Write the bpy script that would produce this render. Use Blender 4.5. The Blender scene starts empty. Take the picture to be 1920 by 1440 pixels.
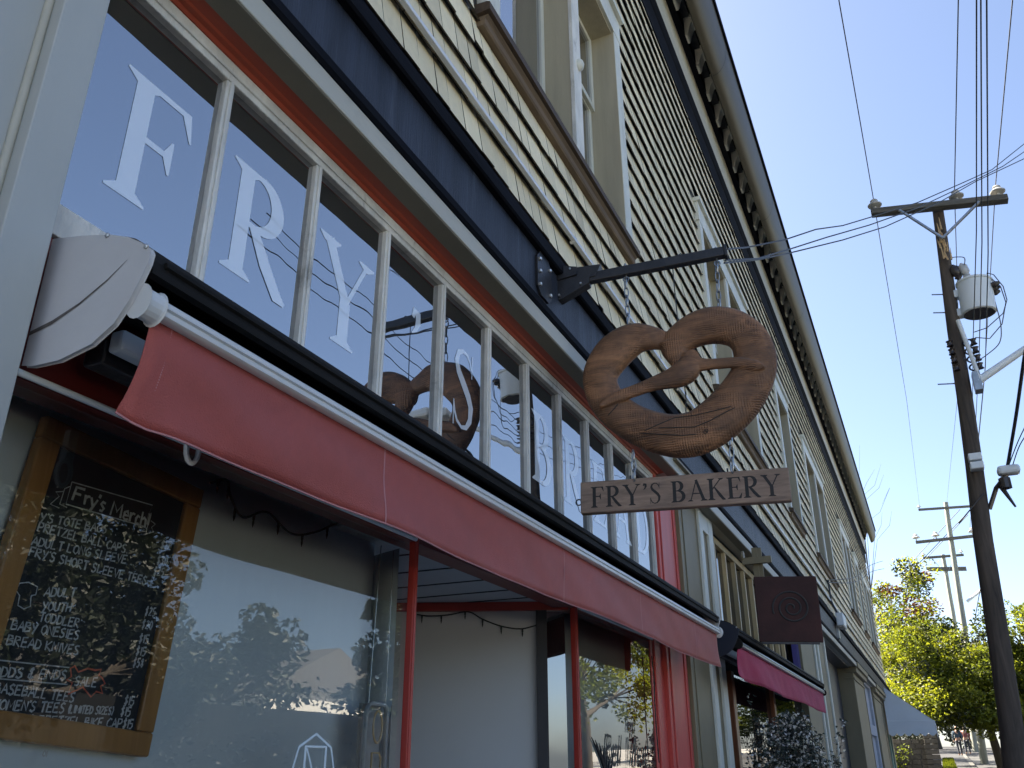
import bpy, bmesh, math, random
import numpy as np
from mathutils import Vector, Matrix
random.seed(7)
S = bpy.context.scene
COL = S.collection
PI = math.pi

# ---------------------------------------------------------------- camera geometry (measured from vanishing points)
F0 = 1628.0
CAM = Vector((1.6, 0.0, 1.55))
def _dir(u, v): return Vector((u - 960.0, v - 720.0, F0)).normalized()
_Y = _dir(1774, 1430); _Z = _dir(950, -3000)
_Z = (_Z - _Y * _Z.dot(_Y)).normalized(); _X = _Y.cross(_Z)
RM = Matrix((_X, _Y, _Z))
def ray(p): return RM @ Vector((p[0] - 960.0, p[1] - 720.0, F0))
def at(p, ax, v):
    i = 'xyz'.index(ax); d = ray(p); return CAM + d * ((v - CAM[i]) / d[i])
TH = math.radians(8)
HN = Vector((-math.sin(TH), math.cos(TH), 0)); HU = Vector((math.cos(TH), math.sin(TH), 0)); HP = Vector((0.65, 3.8, 0))
def hang(p, off=0.0):
    d = ray(p); t = (HP - CAM).dot(HN) / d.dot(HN); return CAM + d * t + HN * off

# ---------------------------------------------------------------- mesh helpers
class MB:
    def __init__(s): s.v = []; s.f = []; s.m = []; s.t = []
    def face(s, pts, m=0, t=1.0):
        n = len(s.v); s.v += [Vector(p) for p in pts]; s.f.append(list(range(n, n + len(pts)))); s.m.append(m); s.t.append(t)
    def add(s, vs, fs, m=0, t=1.0):
        n = len(s.v); s.v += [Vector(p) for p in vs]
        for f in fs: s.f.append([i + n for i in f]); s.m.append(m); s.t.append(t)
    def box(s, x0, x1, y0, y1, z0, z1, m=0, t=1.0):
        x0, x1 = min(x0, x1), max(x0, x1); y0, y1 = min(y0, y1), max(y0, y1); z0, z1 = min(z0, z1), max(z0, z1)
        s.add([(x0,y0,z0),(x1,y0,z0),(x1,y1,z0),(x0,y1,z0),(x0,y0,z1),(x1,y0,z1),(x1,y1,z1),(x0,y1,z1)],
              [(3,2,1,0),(4,5,6,7),(0,1,5,4),(1,2,6,5),(2,3,7,6),(3,0,4,7)], m, t)
    def obox(s, o, u, w, n, m=0, t=1.0):          # box from a corner and three edge vectors
        o = Vector(o); u = Vector(u); w = Vector(w); n = Vector(n)
        P = [o, o+u, o+u+w, o+w, o+n, o+u+n, o+u+w+n, o+w+n]
        fs = [(3,2,1,0),(4,5,6,7),(0,1,5,4),(1,2,6,5),(2,3,7,6),(3,0,4,7)]
        if u.cross(w).dot(n) < 0: fs = [f[::-1] for f in fs]
        s.add(P, fs, m, t)
    def extr(s, prof, y0, y1, m=0):               # closed (x,z) profile run along Y
        a = sum(prof[i][0]*prof[(i+1)%len(prof)][1]-prof[(i+1)%len(prof)][0]*prof[i][1] for i in range(len(prof)))
        if a < 0: prof = prof[::-1]
        n = len(prof); vs = [(x, y0, z) for x, z in prof] + [(x, y1, z) for x, z in prof]
        fs = [(i, i+n, (i+1)%n+n, (i+1)%n)[::-1] for i in range(n)]
        fs += [tuple(range(n)), tuple(range(2*n-1, n-1, -1))]
        s.add(vs, fs, m)
    def tube(s, pts, r, seg=8, m=0, cap=True):
        pts = [Vector(p) for p in pts]; n = len(pts)
        rr = r if isinstance(r, (list, tuple)) else [r]*n
        vs = []; up = None
        for i, p in enumerate(pts):
            d = (pts[min(i+1, n-1)] - pts[max(i-1, 0)])
            if d.length < 1e-9: d = Vector((0,0,1))
            d.normalize()
            if up is None:
                a = Vector((0,0,1)) if abs(d.z) < .9 else Vector((1,0,0)); up = (a - d*a.dot(d)).normalized()
            else:
                up = up - d*up.dot(d)
                up = up.normalized() if up.length > 1e-6 else d.orthogonal().normalized()
            b = d.cross(up)
            for k in range(seg):
                a = 2*PI*k/seg; vs.append(p + (up*math.cos(a) + b*math.sin(a))*rr[i])
        fs = []
        for i in range(n-1):
            for k in range(seg):
                fs.append((i*seg+k, i*seg+(k+1)%seg, (i+1)*seg+(k+1)%seg, (i+1)*seg+k))
        if cap: fs += [tuple(range(seg-1, -1, -1)), tuple(range((n-1)*seg, n*seg))]
        s.add(vs, fs, m)
    def lathe(s, c, prof, seg=16, m=0, ax=None):  # profile of (r, h) along axis
        ax = Vector(ax or (0,0,1)).normalized(); u = ax.orthogonal().normalized(); w = ax.cross(u); c = Vector(c)
        vs = []; n = len(prof)
        for r, h in prof:
            for k in range(seg):
                a = 2*PI*k/seg; vs.append(c + ax*h + (u*math.cos(a) + w*math.sin(a))*r)
        fs = [(i*seg+k, i*seg+(k+1)%seg, (i+1)*seg+(k+1)%seg, (i+1)*seg+k) for i in range(n-1) for k in range(seg)]
        fs += [tuple(range(seg-1, -1, -1)), tuple(range((n-1)*seg, n*seg))]
        s.add(vs, fs, m)
    def torus(s, c, R, r, u, w, sx=1.0, sy=1.0, seg=14, m=0):
        c = Vector(c); u = Vector(u).normalized(); w = Vector(w).normalized()
        pts = [c + u*(R*sx*math.cos(2*PI*k/seg)) + w*(R*sy*math.sin(2*PI*k/seg)) for k in range(seg)]
        nn = u.cross(w); vs = []; q = 6
        for k, p in enumerate(pts):
            o = (p - c).normalized()
            for j in range(q):
                a = 2*PI*j/q; vs.append(p + (o*math.cos(a) + nn*math.sin(a))*r)
        fs = [(k*q+j, k*q+(j+1)%q, ((k+1)%seg)*q+(j+1)%q, ((k+1)%seg)*q+j) for k in range(seg) for j in range(q)]
        s.add(vs, fs, m)
    def build(s, name, mats, parent=None, smooth=False, bevel=0.0, flip=False):
        if not isinstance(mats, (list, tuple)): mats = [mats]
        off = Vector(parent_loc(parent)) if parent else Vector((0,0,0))
        me = bpy.data.meshes.new(name); me.from_pydata([v - off for v in s.v], [], s.f)
        for m in mats: me.materials.append(m)
        me.polygons.foreach_set('material_index', s.m)
        if any(t != 1.0 for t in s.t):
            at_ = me.attributes.new('tint', 'FLOAT', 'FACE'); at_.data.foreach_set('value', s.t)
        if smooth: me.polygons.foreach_set('use_smooth', [True]*len(me.polygons))
        me.update()
        o = bpy.data.objects.new(name, me); COL.objects.link(o)
        if smooth:
            bm = bmesh.new(); bm.from_mesh(me); bmesh.ops.remove_doubles(bm, verts=bm.verts, dist=1e-6)
            for e in bm.edges:
                if len(e.link_faces) == 2 and e.calc_face_angle(0) > 0.9: e.smooth = False
            bm.to_mesh(me); bm.free()
        if bevel:
            bv = o.modifiers.new('bevel', 'BEVEL'); bv.width = bevel; bv.segments = 2; bv.limit_method = 'ANGLE'; bv.angle_limit = 0.7
        if parent: o.parent = parent
        return o
def parent_loc(p):
    l = Vector((0,0,0))
    while p: l += p.location; p = p.parent
    return l
def tag(o, label=None, cat=None, group=None, kind=None):
    if label: o['label'] = label
    if cat: o['category'] = cat
    if group: o['group'] = group
    if kind: o['kind'] = kind
    return o
def thing(name, loc, label, cat, group=None):
    o = bpy.data.objects.new(name, None); o.empty_display_size = .2; o.location = loc; COL.objects.link(o)
    return tag(o, label, cat, group)

# ---------------------------------------------------------------- materials
MATS = {}
def nodes(name):
    m = bpy.data.materials.new(name); m.use_nodes = True; nt = m.node_tree; nt.nodes.clear()
    out = nt.nodes.new('ShaderNodeOutputMaterial'); MATS[name] = m
    return m, nt, out
def N(nt, t, **kw):
    n = nt.nodes.new(t)
    for k, v in kw.items():
        if k.startswith('i_'):
            key = k[2:]; key = int(key) if key.isdigit() else key.replace('_', ' ')
            n.inputs[key].default_value = v
        else: setattr(n, k, v)
    return n
def coords(nt, scale=(1,1,1), rot=(0,0,0)):
    tc = N(nt, 'ShaderNodeTexCoord'); mp = N(nt, 'ShaderNodeMapping'); mp.inputs['Scale'].default_value = scale; mp.inputs['Rotation'].default_value = rot
    nt.links.new(tc.outputs['Object'], mp.inputs['Vector']); return mp.outputs['Vector']
def mixc(nt, fac, a, b, mode='MIX'):
    x = N(nt, 'ShaderNodeMix', data_type='RGBA', blend_type=mode)
    for sock, v in ((x.inputs[0], fac), (x.inputs[6], a), (x.inputs[7], b)):
        if hasattr(v, 'is_linked') or hasattr(v, 'links'): nt.links.new(v, sock)
        else: sock.default_value = v if not isinstance(v, tuple) else (*v, 1)[:4]
    return x.outputs[2]
def ramp(nt, src, p0, p1, c0=(0,0,0,1), c1=(1,1,1,1)):
    r = N(nt, 'ShaderNodeValToRGB'); r.color_ramp.elements[0].position = p0; r.color_ramp.elements[1].position = p1
    r.color_ramp.elements[0].color = c0; r.color_ramp.elements[1].color = c1; nt.links.new(src, r.inputs[0]); return r.outputs[0]
def noise(nt, vec, scale, detail=6, rough=.6, dist=0.0):
    n = N(nt, 'ShaderNodeTexNoise'); n.inputs['Scale'].default_value = scale; n.inputs['Detail'].default_value = detail
    n.inputs['Roughness'].default_value = rough; n.inputs['Distortion'].default_value = dist
    nt.links.new(vec, n.inputs['Vector']); return n.outputs['Fac']
def bumpn(nt, h, strength, dist=.01, nrm=None):
    b = N(nt, 'ShaderNodeBump'); b.inputs['Strength'].default_value = strength; b.inputs['Distance'].default_value = dist
    nt.links.new(h, b.inputs['Height'])
    if nrm: nt.links.new(nrm, b.inputs['Normal'])
    return b.outputs[0]
def paint(name, col, rough=.55, var=.18, scale=6, stretch=(1,1,1), bump=.15, bscale=40, dirt=None, dirt_amt=(.55,.75), metal=0.0, spec=.5, tint=False, coat=0.0, fine=0.0):
    m, nt, out = nodes(name); bs = N(nt, 'ShaderNodeBsdfPrincipled')
    vec = coords(nt, stretch); nz = noise(nt, vec, scale)
    c0 = tuple(max(0, c*(1-var)) for c in col); c1 = tuple(min(1, c*(1+var)) for c in col)
    c = ramp(nt, nz, .3, .7, (*c0, 1), (*c1, 1))
    if fine:
        nf = noise(nt, coords(nt, stretch), scale*9, 4, .7)
        c = mixc(nt, 1.0, c, ramp(nt, nf, .3, .75, (1-fine,)*3+(1,), (1,1,1,1)), 'MULTIPLY')
    if dirt:
        nd = noise(nt, coords(nt, stretch), scale*.6, 8, .7, .6)
        c = mixc(nt, ramp(nt, nd, *dirt_amt), c, dirt)
    if tint:
        a = N(nt, 'ShaderNodeAttribute', attribute_name='tint'); c = mixc(nt, 1.0, c, a.outputs['Color'], 'MULTIPLY')
    nt.links.new(c, bs.inputs['Base Color']); bs.inputs['Roughness'].default_value = rough; bs.inputs['Metallic'].default_value = metal
    bs.inputs['Specular IOR Level'].default_value = spec; bs.inputs['Coat Weight'].default_value = coat
    if bump: nt.links.new(bumpn(nt, noise(nt, coords(nt, stretch), bscale, 4), bump), bs.inputs['Normal'])
    nt.links.new(bs.outputs[0], out.inputs[0]); return m
def glass(name, ior=1.5, back=None, wav=0.0, wscale=4.0, tint=(1,1,1), rough=0.0, dirt=0.0):
    m, nt, out = nodes(name)
    fr = N(nt, 'ShaderNodeFresnel'); fr.inputs['IOR'].default_value = ior
    gl = N(nt, 'ShaderNodeBsdfAnisotropic'); gl.inputs['Roughness'].default_value = rough
    if back:
        bk = N(nt, 'ShaderNodeBsdfDiffuse'); bk.inputs['Color'].default_value = (*back, 1)
    else:
        bk = N(nt, 'ShaderNodeBsdfTransparent'); bk.inputs['Color'].default_value = (*tint, 1)
        if dirt:
            df = N(nt, 'ShaderNodeBsdfDiffuse'); df.inputs['Color'].default_value = (.6, .62, .63, 1)
            mm = N(nt, 'ShaderNodeMixShader'); nz = noise(nt, coords(nt, (1, 6, 1.2)), 5, 6, .7)
            fac = N(nt, 'ShaderNodeMath', operation='MULTIPLY'); nt.links.new(ramp(nt, nz, .35, .8), fac.inputs[0]); fac.inputs[1].default_value = dirt
            nt.links.new(fac.outputs[0], mm.inputs[0]); nt.links.new(bk.outputs[0], mm.inputs[1]); nt.links.new(df.outputs[0], mm.inputs[2]); bk = mm
    if wav:
        b = bumpn(nt, noise(nt, coords(nt, (1,1,1)), wscale, 2, .5), wav, .02)
        nt.links.new(b, gl.inputs['Normal'])
    mx = N(nt, 'ShaderNodeMixShader'); nt.links.new(fr.outputs[0], mx.inputs[0]); nt.links.new(bk.outputs[0], mx.inputs[1]); nt.links.new(gl.outputs[0], mx.inputs[2])
    nt.links.new(mx.outputs[0], out.inputs[0]); return m
def wood(name, c0, c1, axis='x', rough=.5, scale=3.0, bump=.2, kerf=False, spec=.4):
    m, nt, out = nodes(name); bs = N(nt, 'ShaderNodeBsdfPrincipled')
    st = {'x': (1, 12, 12), 'y': (12, 1, 12), 'z': (12, 12, 1)}[axis]
    g = noise(nt, coords(nt, st), scale, 8, .65, .8)
    c = ramp(nt, g, .3, .72, (*c0, 1), (*c1, 1))
    h = g; nrm = None
    if kerf:
        w1 = N(nt, 'ShaderNodeTexWave', wave_type='BANDS', bands_direction='X'); w1.inputs['Scale'].default_value = 27; w1.inputs['Distortion'].default_value = 3.2; w1.inputs['Detail'].default_value = 2
        w2 = N(nt, 'ShaderNodeTexWave', wave_type='BANDS', bands_direction='Z'); w2.inputs['Scale'].default_value = 30; w2.inputs['Distortion'].default_value = 3.2; w2.inputs['Detail'].default_value = 2
        v = coords(nt); nt.links.new(v, w1.inputs['Vector']); nt.links.new(v, w2.inputs['Vector'])
        msk = noise(nt, coords(nt), 5.0, 3)
        a = mixc(nt, ramp(nt, msk, .44, .56), w1.outputs['Color'], w2.outputs['Color'])
        a = mixc(nt, .25, a, w2.outputs['Color'])
        a = mixc(nt, ramp(nt, noise(nt, coords(nt), 7.0, 4, .6), .38, .66), a, (.9,.9,.9))
        c = mixc(nt, 1.0, c, ramp(nt, a, .02, .32, (.26,.22,.20,1), (1,1,1,1)), 'MULTIPLY')
        big = noise(nt, coords(nt), 3.2, 4)
        c = mixc(nt, ramp(nt, big, .42, .7), c, (c0[0]*.8, c0[1]*.85, c0[2]*.95))
        geo = N(nt, 'ShaderNodeNewGeometry'); sep = N(nt, 'ShaderNodeSeparateXYZ'); nt.links.new(geo.outputs['Normal'], sep.inputs[0])
        c = mixc(nt, ramp(nt, sep.outputs['Z'], .45, .95), c, mixc(nt, 1.0, (.11,.085,.072,1), ramp(nt, a, .06, .55, (.5,.5,.5,1), (1,1,1,1)), 'MULTIPLY'))
        nrm = bumpn(nt, a, .7, .005)
    nt.links.new(c, bs.inputs['Base Color']); bs.inputs['Roughness'].default_value = rough; bs.inputs['Specular IOR Level'].default_value = spec
    nt.links.new(bumpn(nt, h, bump, .004, nrm), bs.inputs['Normal']); nt.links.new(bs.outputs[0], out.inputs[0]); return m
def leafmat(name, col, tr=.45, var=.35):
    m, nt, out = nodes(name)
    a = N(nt, 'ShaderNodeAttribute', attribute_name='tint')
    c = mixc(nt, 1.0, (*col, 1), a.outputs['Color'], 'MULTIPLY')
    d = N(nt, 'ShaderNodeBsdfPrincipled'); d.inputs['Roughness'].default_value = .55
    t = N(nt, 'ShaderNodeBsdfTranslucent')
    nt.links.new(c, d.inputs['Base Color'])
    c2 = mixc(nt, 1.0, c, (1.7, 1.5, .7, 1), 'MULTIPLY'); nt.links.new(c2, t.inputs['Color'])
    mx = N(nt, 'ShaderNodeMixShader'); mx.inputs[0].default_value = tr
    nt.links.new(d.outputs[0], mx.inputs[1]); nt.links.new(t.outputs[0], mx.inputs[2]); nt.links.new(mx.outputs[0], out.inputs[0]); return m

M = {}
M['shingle'] = paint('shingle_paint', (.82,.725,.51), .75, .06, 3, (1,1,.5), .35, 60, dirt=(.42,.32,.18), dirt_amt=(.62,.95), tint=True, fine=.12)
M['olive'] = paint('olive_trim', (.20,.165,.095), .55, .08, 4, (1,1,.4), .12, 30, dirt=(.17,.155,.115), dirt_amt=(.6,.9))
M['cream'] = paint('cream_trim', (.43,.415,.35), .5, .08, 4, (1,.4,1), .12, 30, dirt=(.25,.23,.18), dirt_amt=(.62,.95))
M['bracketpaint'] = paint('pale_bracket_paint', (.78,.75,.66), .6, .06, 6, bump=.1)
M['casing'] = paint('grey_green_casing', (.60,.61,.55), .5, .12, 5, (1,1,.3), .15, 30, dirt=(.2,.19,.15), dirt_amt=(.6,.85))
M['reveal'] = paint('olive_reveal', (.40,.36,.26), .6, .12, 3, (3,3,.3), .15, 30)
M['navy'] = paint('navy_board', (.028,.034,.052), .5, .45, 2.5, (3,6,.35), .35, 30, dirt=(.085,.10,.13), dirt_amt=(.56,.80), fine=.45, spec=.3)
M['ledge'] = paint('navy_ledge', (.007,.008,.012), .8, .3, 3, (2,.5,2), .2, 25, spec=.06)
M['greypil'] = paint('grey_pilaster', (.42,.435,.42), .5, .06, 3, (1,1,.4), .1, 30)
M['soffit'] = paint('shaded_soffit', (.20,.185,.14), .6, .08, 3)  # fascia paint darkened, the underside's shade put into the colour
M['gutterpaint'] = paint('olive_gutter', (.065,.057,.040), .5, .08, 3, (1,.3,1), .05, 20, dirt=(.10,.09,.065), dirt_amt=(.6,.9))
M['darkbutt'] = paint('dark_shingle_butt', (.060,.048,.036), .9, .3, 8, tint=True)  # much darker brown on each shingle's butt, edges and back
M['apronwood'] = wood('pale_brown_apron', (.10,.068,.042), (.20,.14,.085), 'y', .7, 2.0, .4)
M['redheader'] = paint('dark_red_header', (.17,.02,.016), .5, .1, 4)
M['panelpale'] = paint('pale_panel', (.60,.63,.64), .7, .05, 1.2, bump=.02)
M['orange'] = paint('orange_moulding', (.37,.058,.026), .5, .12, 4, (1,.4,1), .15, 25)
M['frame'] = paint('white_frame_worn', (.68,.67,.63), .6, .2, 7, (1,1,.35), .8, 45, dirt=(.2,.19,.17), dirt_amt=(.56,.70))
M['redpost'] = paint('red_post', (.36,.035,.025), .35, .15, 5, (1,1,.3), .1, 25)
M['redjamb'] = paint('red_jamb', (.55,.075,.06), .45, .12, 5, (2,2,.3), .1, 25)
M['valance'] = paint('red_canvas', (.39,.080,.066), .55, .10, 2.5, (1,1,1), .35, 300, fine=.12)
M['stitch'] = paint('canvas_thread', (.48,.22,.22), .8, .1, 20, bump=0)
M['hoodblack'] = paint('black_hood', (.010,.009,.008), .7, .3, 5, bump=.1, spec=.15)
M['whitemetal'] = paint('white_metal', (.60,.60,.585), .35, .04, 3, bump=.03, spec=.5)
M['plate'] = paint('white_end_plate', (.52,.51,.51), .45, .06, 4, bump=.05, dirt=(.22,.17,.16), dirt_amt=(.66,.9))
M['crease'] = paint('crease_line', (.10,.085,.075), .8, .4, 30, bump=0)  # dark line drawn in colour on the flat plate for its fold crease
M['steel'] = paint('galvanised_steel', (.33,.34,.35), .35, .2, 20, metal=.9, bump=.05)
M['blackmetal'] = paint('black_iron', (.016,.015,.017), .42, .4, 12, bump=.25, bscale=60, dirt=(.05,.035,.03), dirt_amt=(.6,.85))
M['bolt'] = paint('bolt_steel', (.5,.5,.5), .3, .2, 20, metal=.8, bump=0)
M['pretzel'] = wood('carved_brown_wood', (.10,.052,.029), (.42,.205,.098), 'x', .6, 2.2, .25, kerf=True)
M['boardwood'] = wood('weathered_sign_wood', (.15,.10,.075), (.36,.25,.18), 'x', .6, 2.4, .3)
M['carved'] = paint('carved_black', (.008,.006,.005), .6, .2, 20, bump=0)
M['chalkwood'] = wood('golden_oak_frame', (.42,.19,.05), (.58,.29,.09), 'z', .4, 2.0, .08)
M['slate'] = paint('black_slate', (.008,.009,.011), .5, .3, 4, bump=.05, bscale=60)
M['chalk'] = paint('chalk_white', (.60,.61,.62), .9, .3, 60, bump=0)
M['chalkred'] = paint('chalk_orange', (.75,.16,.09), .9, .25, 60, bump=0)
M['backdrop'] = paint('white_backdrop', (.80,.88,.92), .8, .04, 1.2, bump=.03)
M['panelgrey'] = paint('grey_panel', (.46,.47,.47), .6, .05, 1.2, bump=.02)
M['ceiling'] = paint('white_ceiling', (.50,.52,.53), .7, .06, 3, bump=.05)
M['darkpaint'] = paint('dark_gap', (.02,.02,.022), .6, .2, 5, bump=0)
M['darkint'] = paint('dark_interior', (.03,.027,.025), .8, .4, 2, bump=0)
M['letter'] = paint('white_window_paint', (.60,.70,.82), .7, .06, 8, bump=0)
M['gold'] = paint('gold_mullion', (.50,.38,.20), .5, .2, 6, (1,1,.3), .15, 30)
M['pinkcanvas'] = paint('pink_canvas', (.46,.045,.105), .75, .1, 3, bump=.3, bscale=250)
M['navyplate'] = paint('navy_plate', (.010,.014,.028), .4, .2, 3, bump=.03)
M['rust'] = paint('rust_brown_metal', (.050,.017,.014), .8, .4, 3, bump=.15, dirt=(.07,.035,.03), dirt_amt=(.6,.8))
M['whitecanvas'] = paint('white_canvas', (.74,.77,.80), .8, .04, 2, bump=.15, bscale=200)
M['purple'] = paint('purple_curtain', (.035,.025,.13), .8, .2, 5, (1,4,.3), .2, 20)
M['doornavy'] = paint('navy_door', (.018,.026,.048), .35, .2, 4, bump=.05)
M['curtain'] = paint('pale_curtain', (.42,.43,.47), .8, .12, 6, (1,8,.3), .3, 20)
M['teal'] = paint('teal_trim', (.20,.36,.32), .5, .1, 4)
M['brown'] = wood('brown_door_wood', (.12,.035,.012), (.24,.075,.025), 'z', .4)
M['polewood'] = wood('weathered_pole', (.034,.028,.024), (.13,.10,.078), 'z', .85, 1.4, .8)
M['poledark'] = wood('dark_creosote_pole', (.018,.017,.018), (.055,.048,.045), 'z', .8, 1.3, .8)
M['polelight'] = wood('pale_pole', (.20,.21,.18), (.34,.35,.30), 'z', .8, 1.5, .4)
M['splinter'] = paint('raw_splinter', (.5,.34,.18), .8, .3, 30)
M['armwood'] = wood('grey_crossarm', (.07,.066,.058), (.17,.16,.14), 'x', .85, 2.0, .4)
M['porcelain'] = paint('grey_porcelain', (.45,.45,.44), .25, .1, 10, bump=0)
M['porcdark'] = paint('brown_insulator', (.04,.03,.028), .25, .2, 10, bump=0)
M['tank'] = paint('grey_transformer', (.72,.76,.78), .4, .05, 3, bump=.02)
M['wire'] = paint('dark_wire', (.02,.022,.028), .5, .2, 5, bump=0)
M['wiregrey'] = paint('grey_wire', (.13,.14,.15), .5, .2, 5, bump=0)
M['asphalt'] = paint('asphalt', (.06,.06,.06), .85, .2, 2, bump=.5, bscale=80, fine=.25)
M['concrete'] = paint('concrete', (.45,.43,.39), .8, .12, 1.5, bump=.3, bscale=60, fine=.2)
M['pavement'] = paint('darkened_pavement', (.045,.046,.05), .85, .15, 1.5, bump=.3, bscale=60, fine=.25)  # sidewalk tone darkened, tree shade put into the colour
M['lot'] = paint('pale_bounce_lot', (.50,.48,.44), .9, .2, 1.5, bump=.4, bscale=60, fine=.25)
M['kerbstone'] = paint('kerb_concrete', (.12,.118,.11), .85, .15, 2, bump=.3, bscale=60, fine=.2)
M['grass'] = paint('grass_ground', (.075,.10,.035), .9, .35, 4, bump=.6, bscale=30, fine=.3)
M['stone'] = paint('rough_stone', (.085,.075,.062), .85, .3, 5, bump=.6, bscale=14, tint=True, fine=.25)
M['mortar'] = paint('dark_mortar', (.12,.11,.10), .9, .2, 8)
M['bark'] = wood('grey_bark', (.035,.028,.022), (.11,.09,.07), 'z', .9, 2.0, .9)
M['leafgreen'] = leafmat('maple_leaf_green', (.085,.115,.015), .55)
M['leafyellow'] = leafmat('maple_leaf_yellow_glow', (.145,.175,.018), .6)  # yellower leaf tone, stands for backlit glow low in the street crowns
M['leafred'] = leafmat('maple_leaf_red', (.075,.035,.022), .4)
M['leafdark'] = leafmat('dark_leaf', (.016,.024,.010), .2)
M['hedgeleaf'] = leafmat('laurel_leaf', (.010,.014,.009), .05)
M['leafneedle'] = leafmat('conifer_needles', (.03,.05,.022), .15)
M['rosemary'] = leafmat('grey_green_leaf', (.045,.06,.05), .15)
M['flower'] = leafmat('pale_flower', (.86,.86,.92), .3)
M['skin'] = paint('skin', (.45,.27,.19), .6, .05, 5, bump=0)
M['jacket'] = paint('navy_jacket', (.03,.06,.10), .8, .1, 10, bump=0)
M['jacketred'] = paint('maroon_top', (.22,.07,.07), .8, .1, 10, bump=0)
M['trousers'] = paint('dark_trousers', (.03,.035,.05), .8, .1, 10, bump=0)
M['hair'] = paint('brown_hair', (.06,.035,.02), .7, .2, 20, bump=0)
M['siding'] = paint('white_siding', (.68,.66,.60), .6, .06, 2, (1,1,10), .2, 6)
M['sidingtan'] = paint('tan_siding', (.60,.60,.58), .6, .06, 2, (1,1,10), .2, 6)
M['roofing'] = paint('grey_shingle_roof', (.10,.095,.09), .9, .3, 8, bump=.5)
M['bulb'] = paint('clear_bulb', (.45,.46,.45), .2, .1, 10, bump=0)
M['cord'] = paint('dark_green_cord', (.012,.02,.016), .6, .1, 10, bump=0)
M['neon'] = paint('unlit_neon_tube', (.85,.62,.34), .25, .08, 10, bump=0)
M['neonw'] = paint('clear_tube', (.55,.58,.60), .2, .08, 10, bump=0)
M['blackink'] = paint('black_ink', (.012,.012,.014), .5, .1, 10, bump=0)
M['palelogo'] = paint('pale_decal', (.66,.74,.78), .6, .05, 10, bump=0)
M['brownsill'] = wood('weathered_brown_sill', (.040,.027,.018), (.105,.068,.042), 'y', .7, 2.0, .4)
M['conduit'] = paint('white_conduit', (.66,.68,.72), .25, .06, 4, bump=0)
M['g_transom'] = glass('transom_glass', 9.0, back=(.02,.024,.03), wav=.05, wscale=3.0)
M['g_letter'] = glass('letter_on_glass', 4.0, back=(.80,.86,.92), wav=.05, wscale=3.0)
M['g_upper'] = glass('upper_window_glass', 20.0, back=(.03,.034,.036), wav=.05, wscale=2.0)
M['g_shop'] = glass('shop_glass', 1.95, wav=.012, wscale=2.0, tint=(.90,.94,.95), dirt=.025)
M['g_dark'] = glass('dark_shop_glass', 4.0, back=(.012,.012,.014), wav=.05, wscale=3.0)

# ---------------------------------------------------------------- letter shapes
def vpath(pts, ws):
    """variable width stroke -> list of quads in 2D"""
    out = []; L = []; n = len(pts)
    for i, (x, y) in enumerate(pts):
        a = pts[max(i-1, 0)]; b = pts[min(i+1, n-1)]; dx, dy = b[0]-a[0], b[1]-a[1]; l = math.hypot(dx, dy) or 1
        w = (ws[i] if isinstance(ws, (list, tuple)) else ws)/2
        L.append(((x - dy/l*w, y + dx/l*w), (x + dy/l*w, y - dx/l*w)))
    for i in range(n-1): out.append([L[i][0], L[i][1], L[i+1][1], L[i+1][0]])
    return out
def arc(cx, cy, rx, ry, a0, a1, n=14):
    return [(cx + rx*math.cos(math.radians(a0+(a1-a0)*i/n)), cy + ry*math.sin(math.radians(a0+(a1-a0)*i/n))) for i in range(n+1)]
ST, TN = .158, .05
def stem(x, y0=0, y1=1, w=ST): return [[(x-w/2, y0), (x+w/2, y0), (x+w/2, y1), (x-w/2, y1)]]
def serif(x, y, w=.34, h=.035, s=1, sw=ST):
    return [[(x-w/2, y), (x+w/2, y), (x+w/2, y+s*h*.55), (x+sw/2, y+s*h*2.2), (x-sw/2, y+s*h*2.2), (x-w/2, y+s*h*.55)]]
def tick(x, y0, y1, dx, w=.05): return [[(x-w, y0), (x, y0), (x+dx, y1), (x+dx-.015, y1)]]
def bowl(x, y0, y1, rx, w=ST):
    cy = (y0+y1)/2; ry = (y1-y0)/2 - TN/2
    p = arc(x, cy, rx, ry, 88, -88, 18)
    return vpath(p, [TN + (w-TN)*max(0, math.cos(math.radians(88-176*i/18)))**1.1 for i in range(19)])
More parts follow.
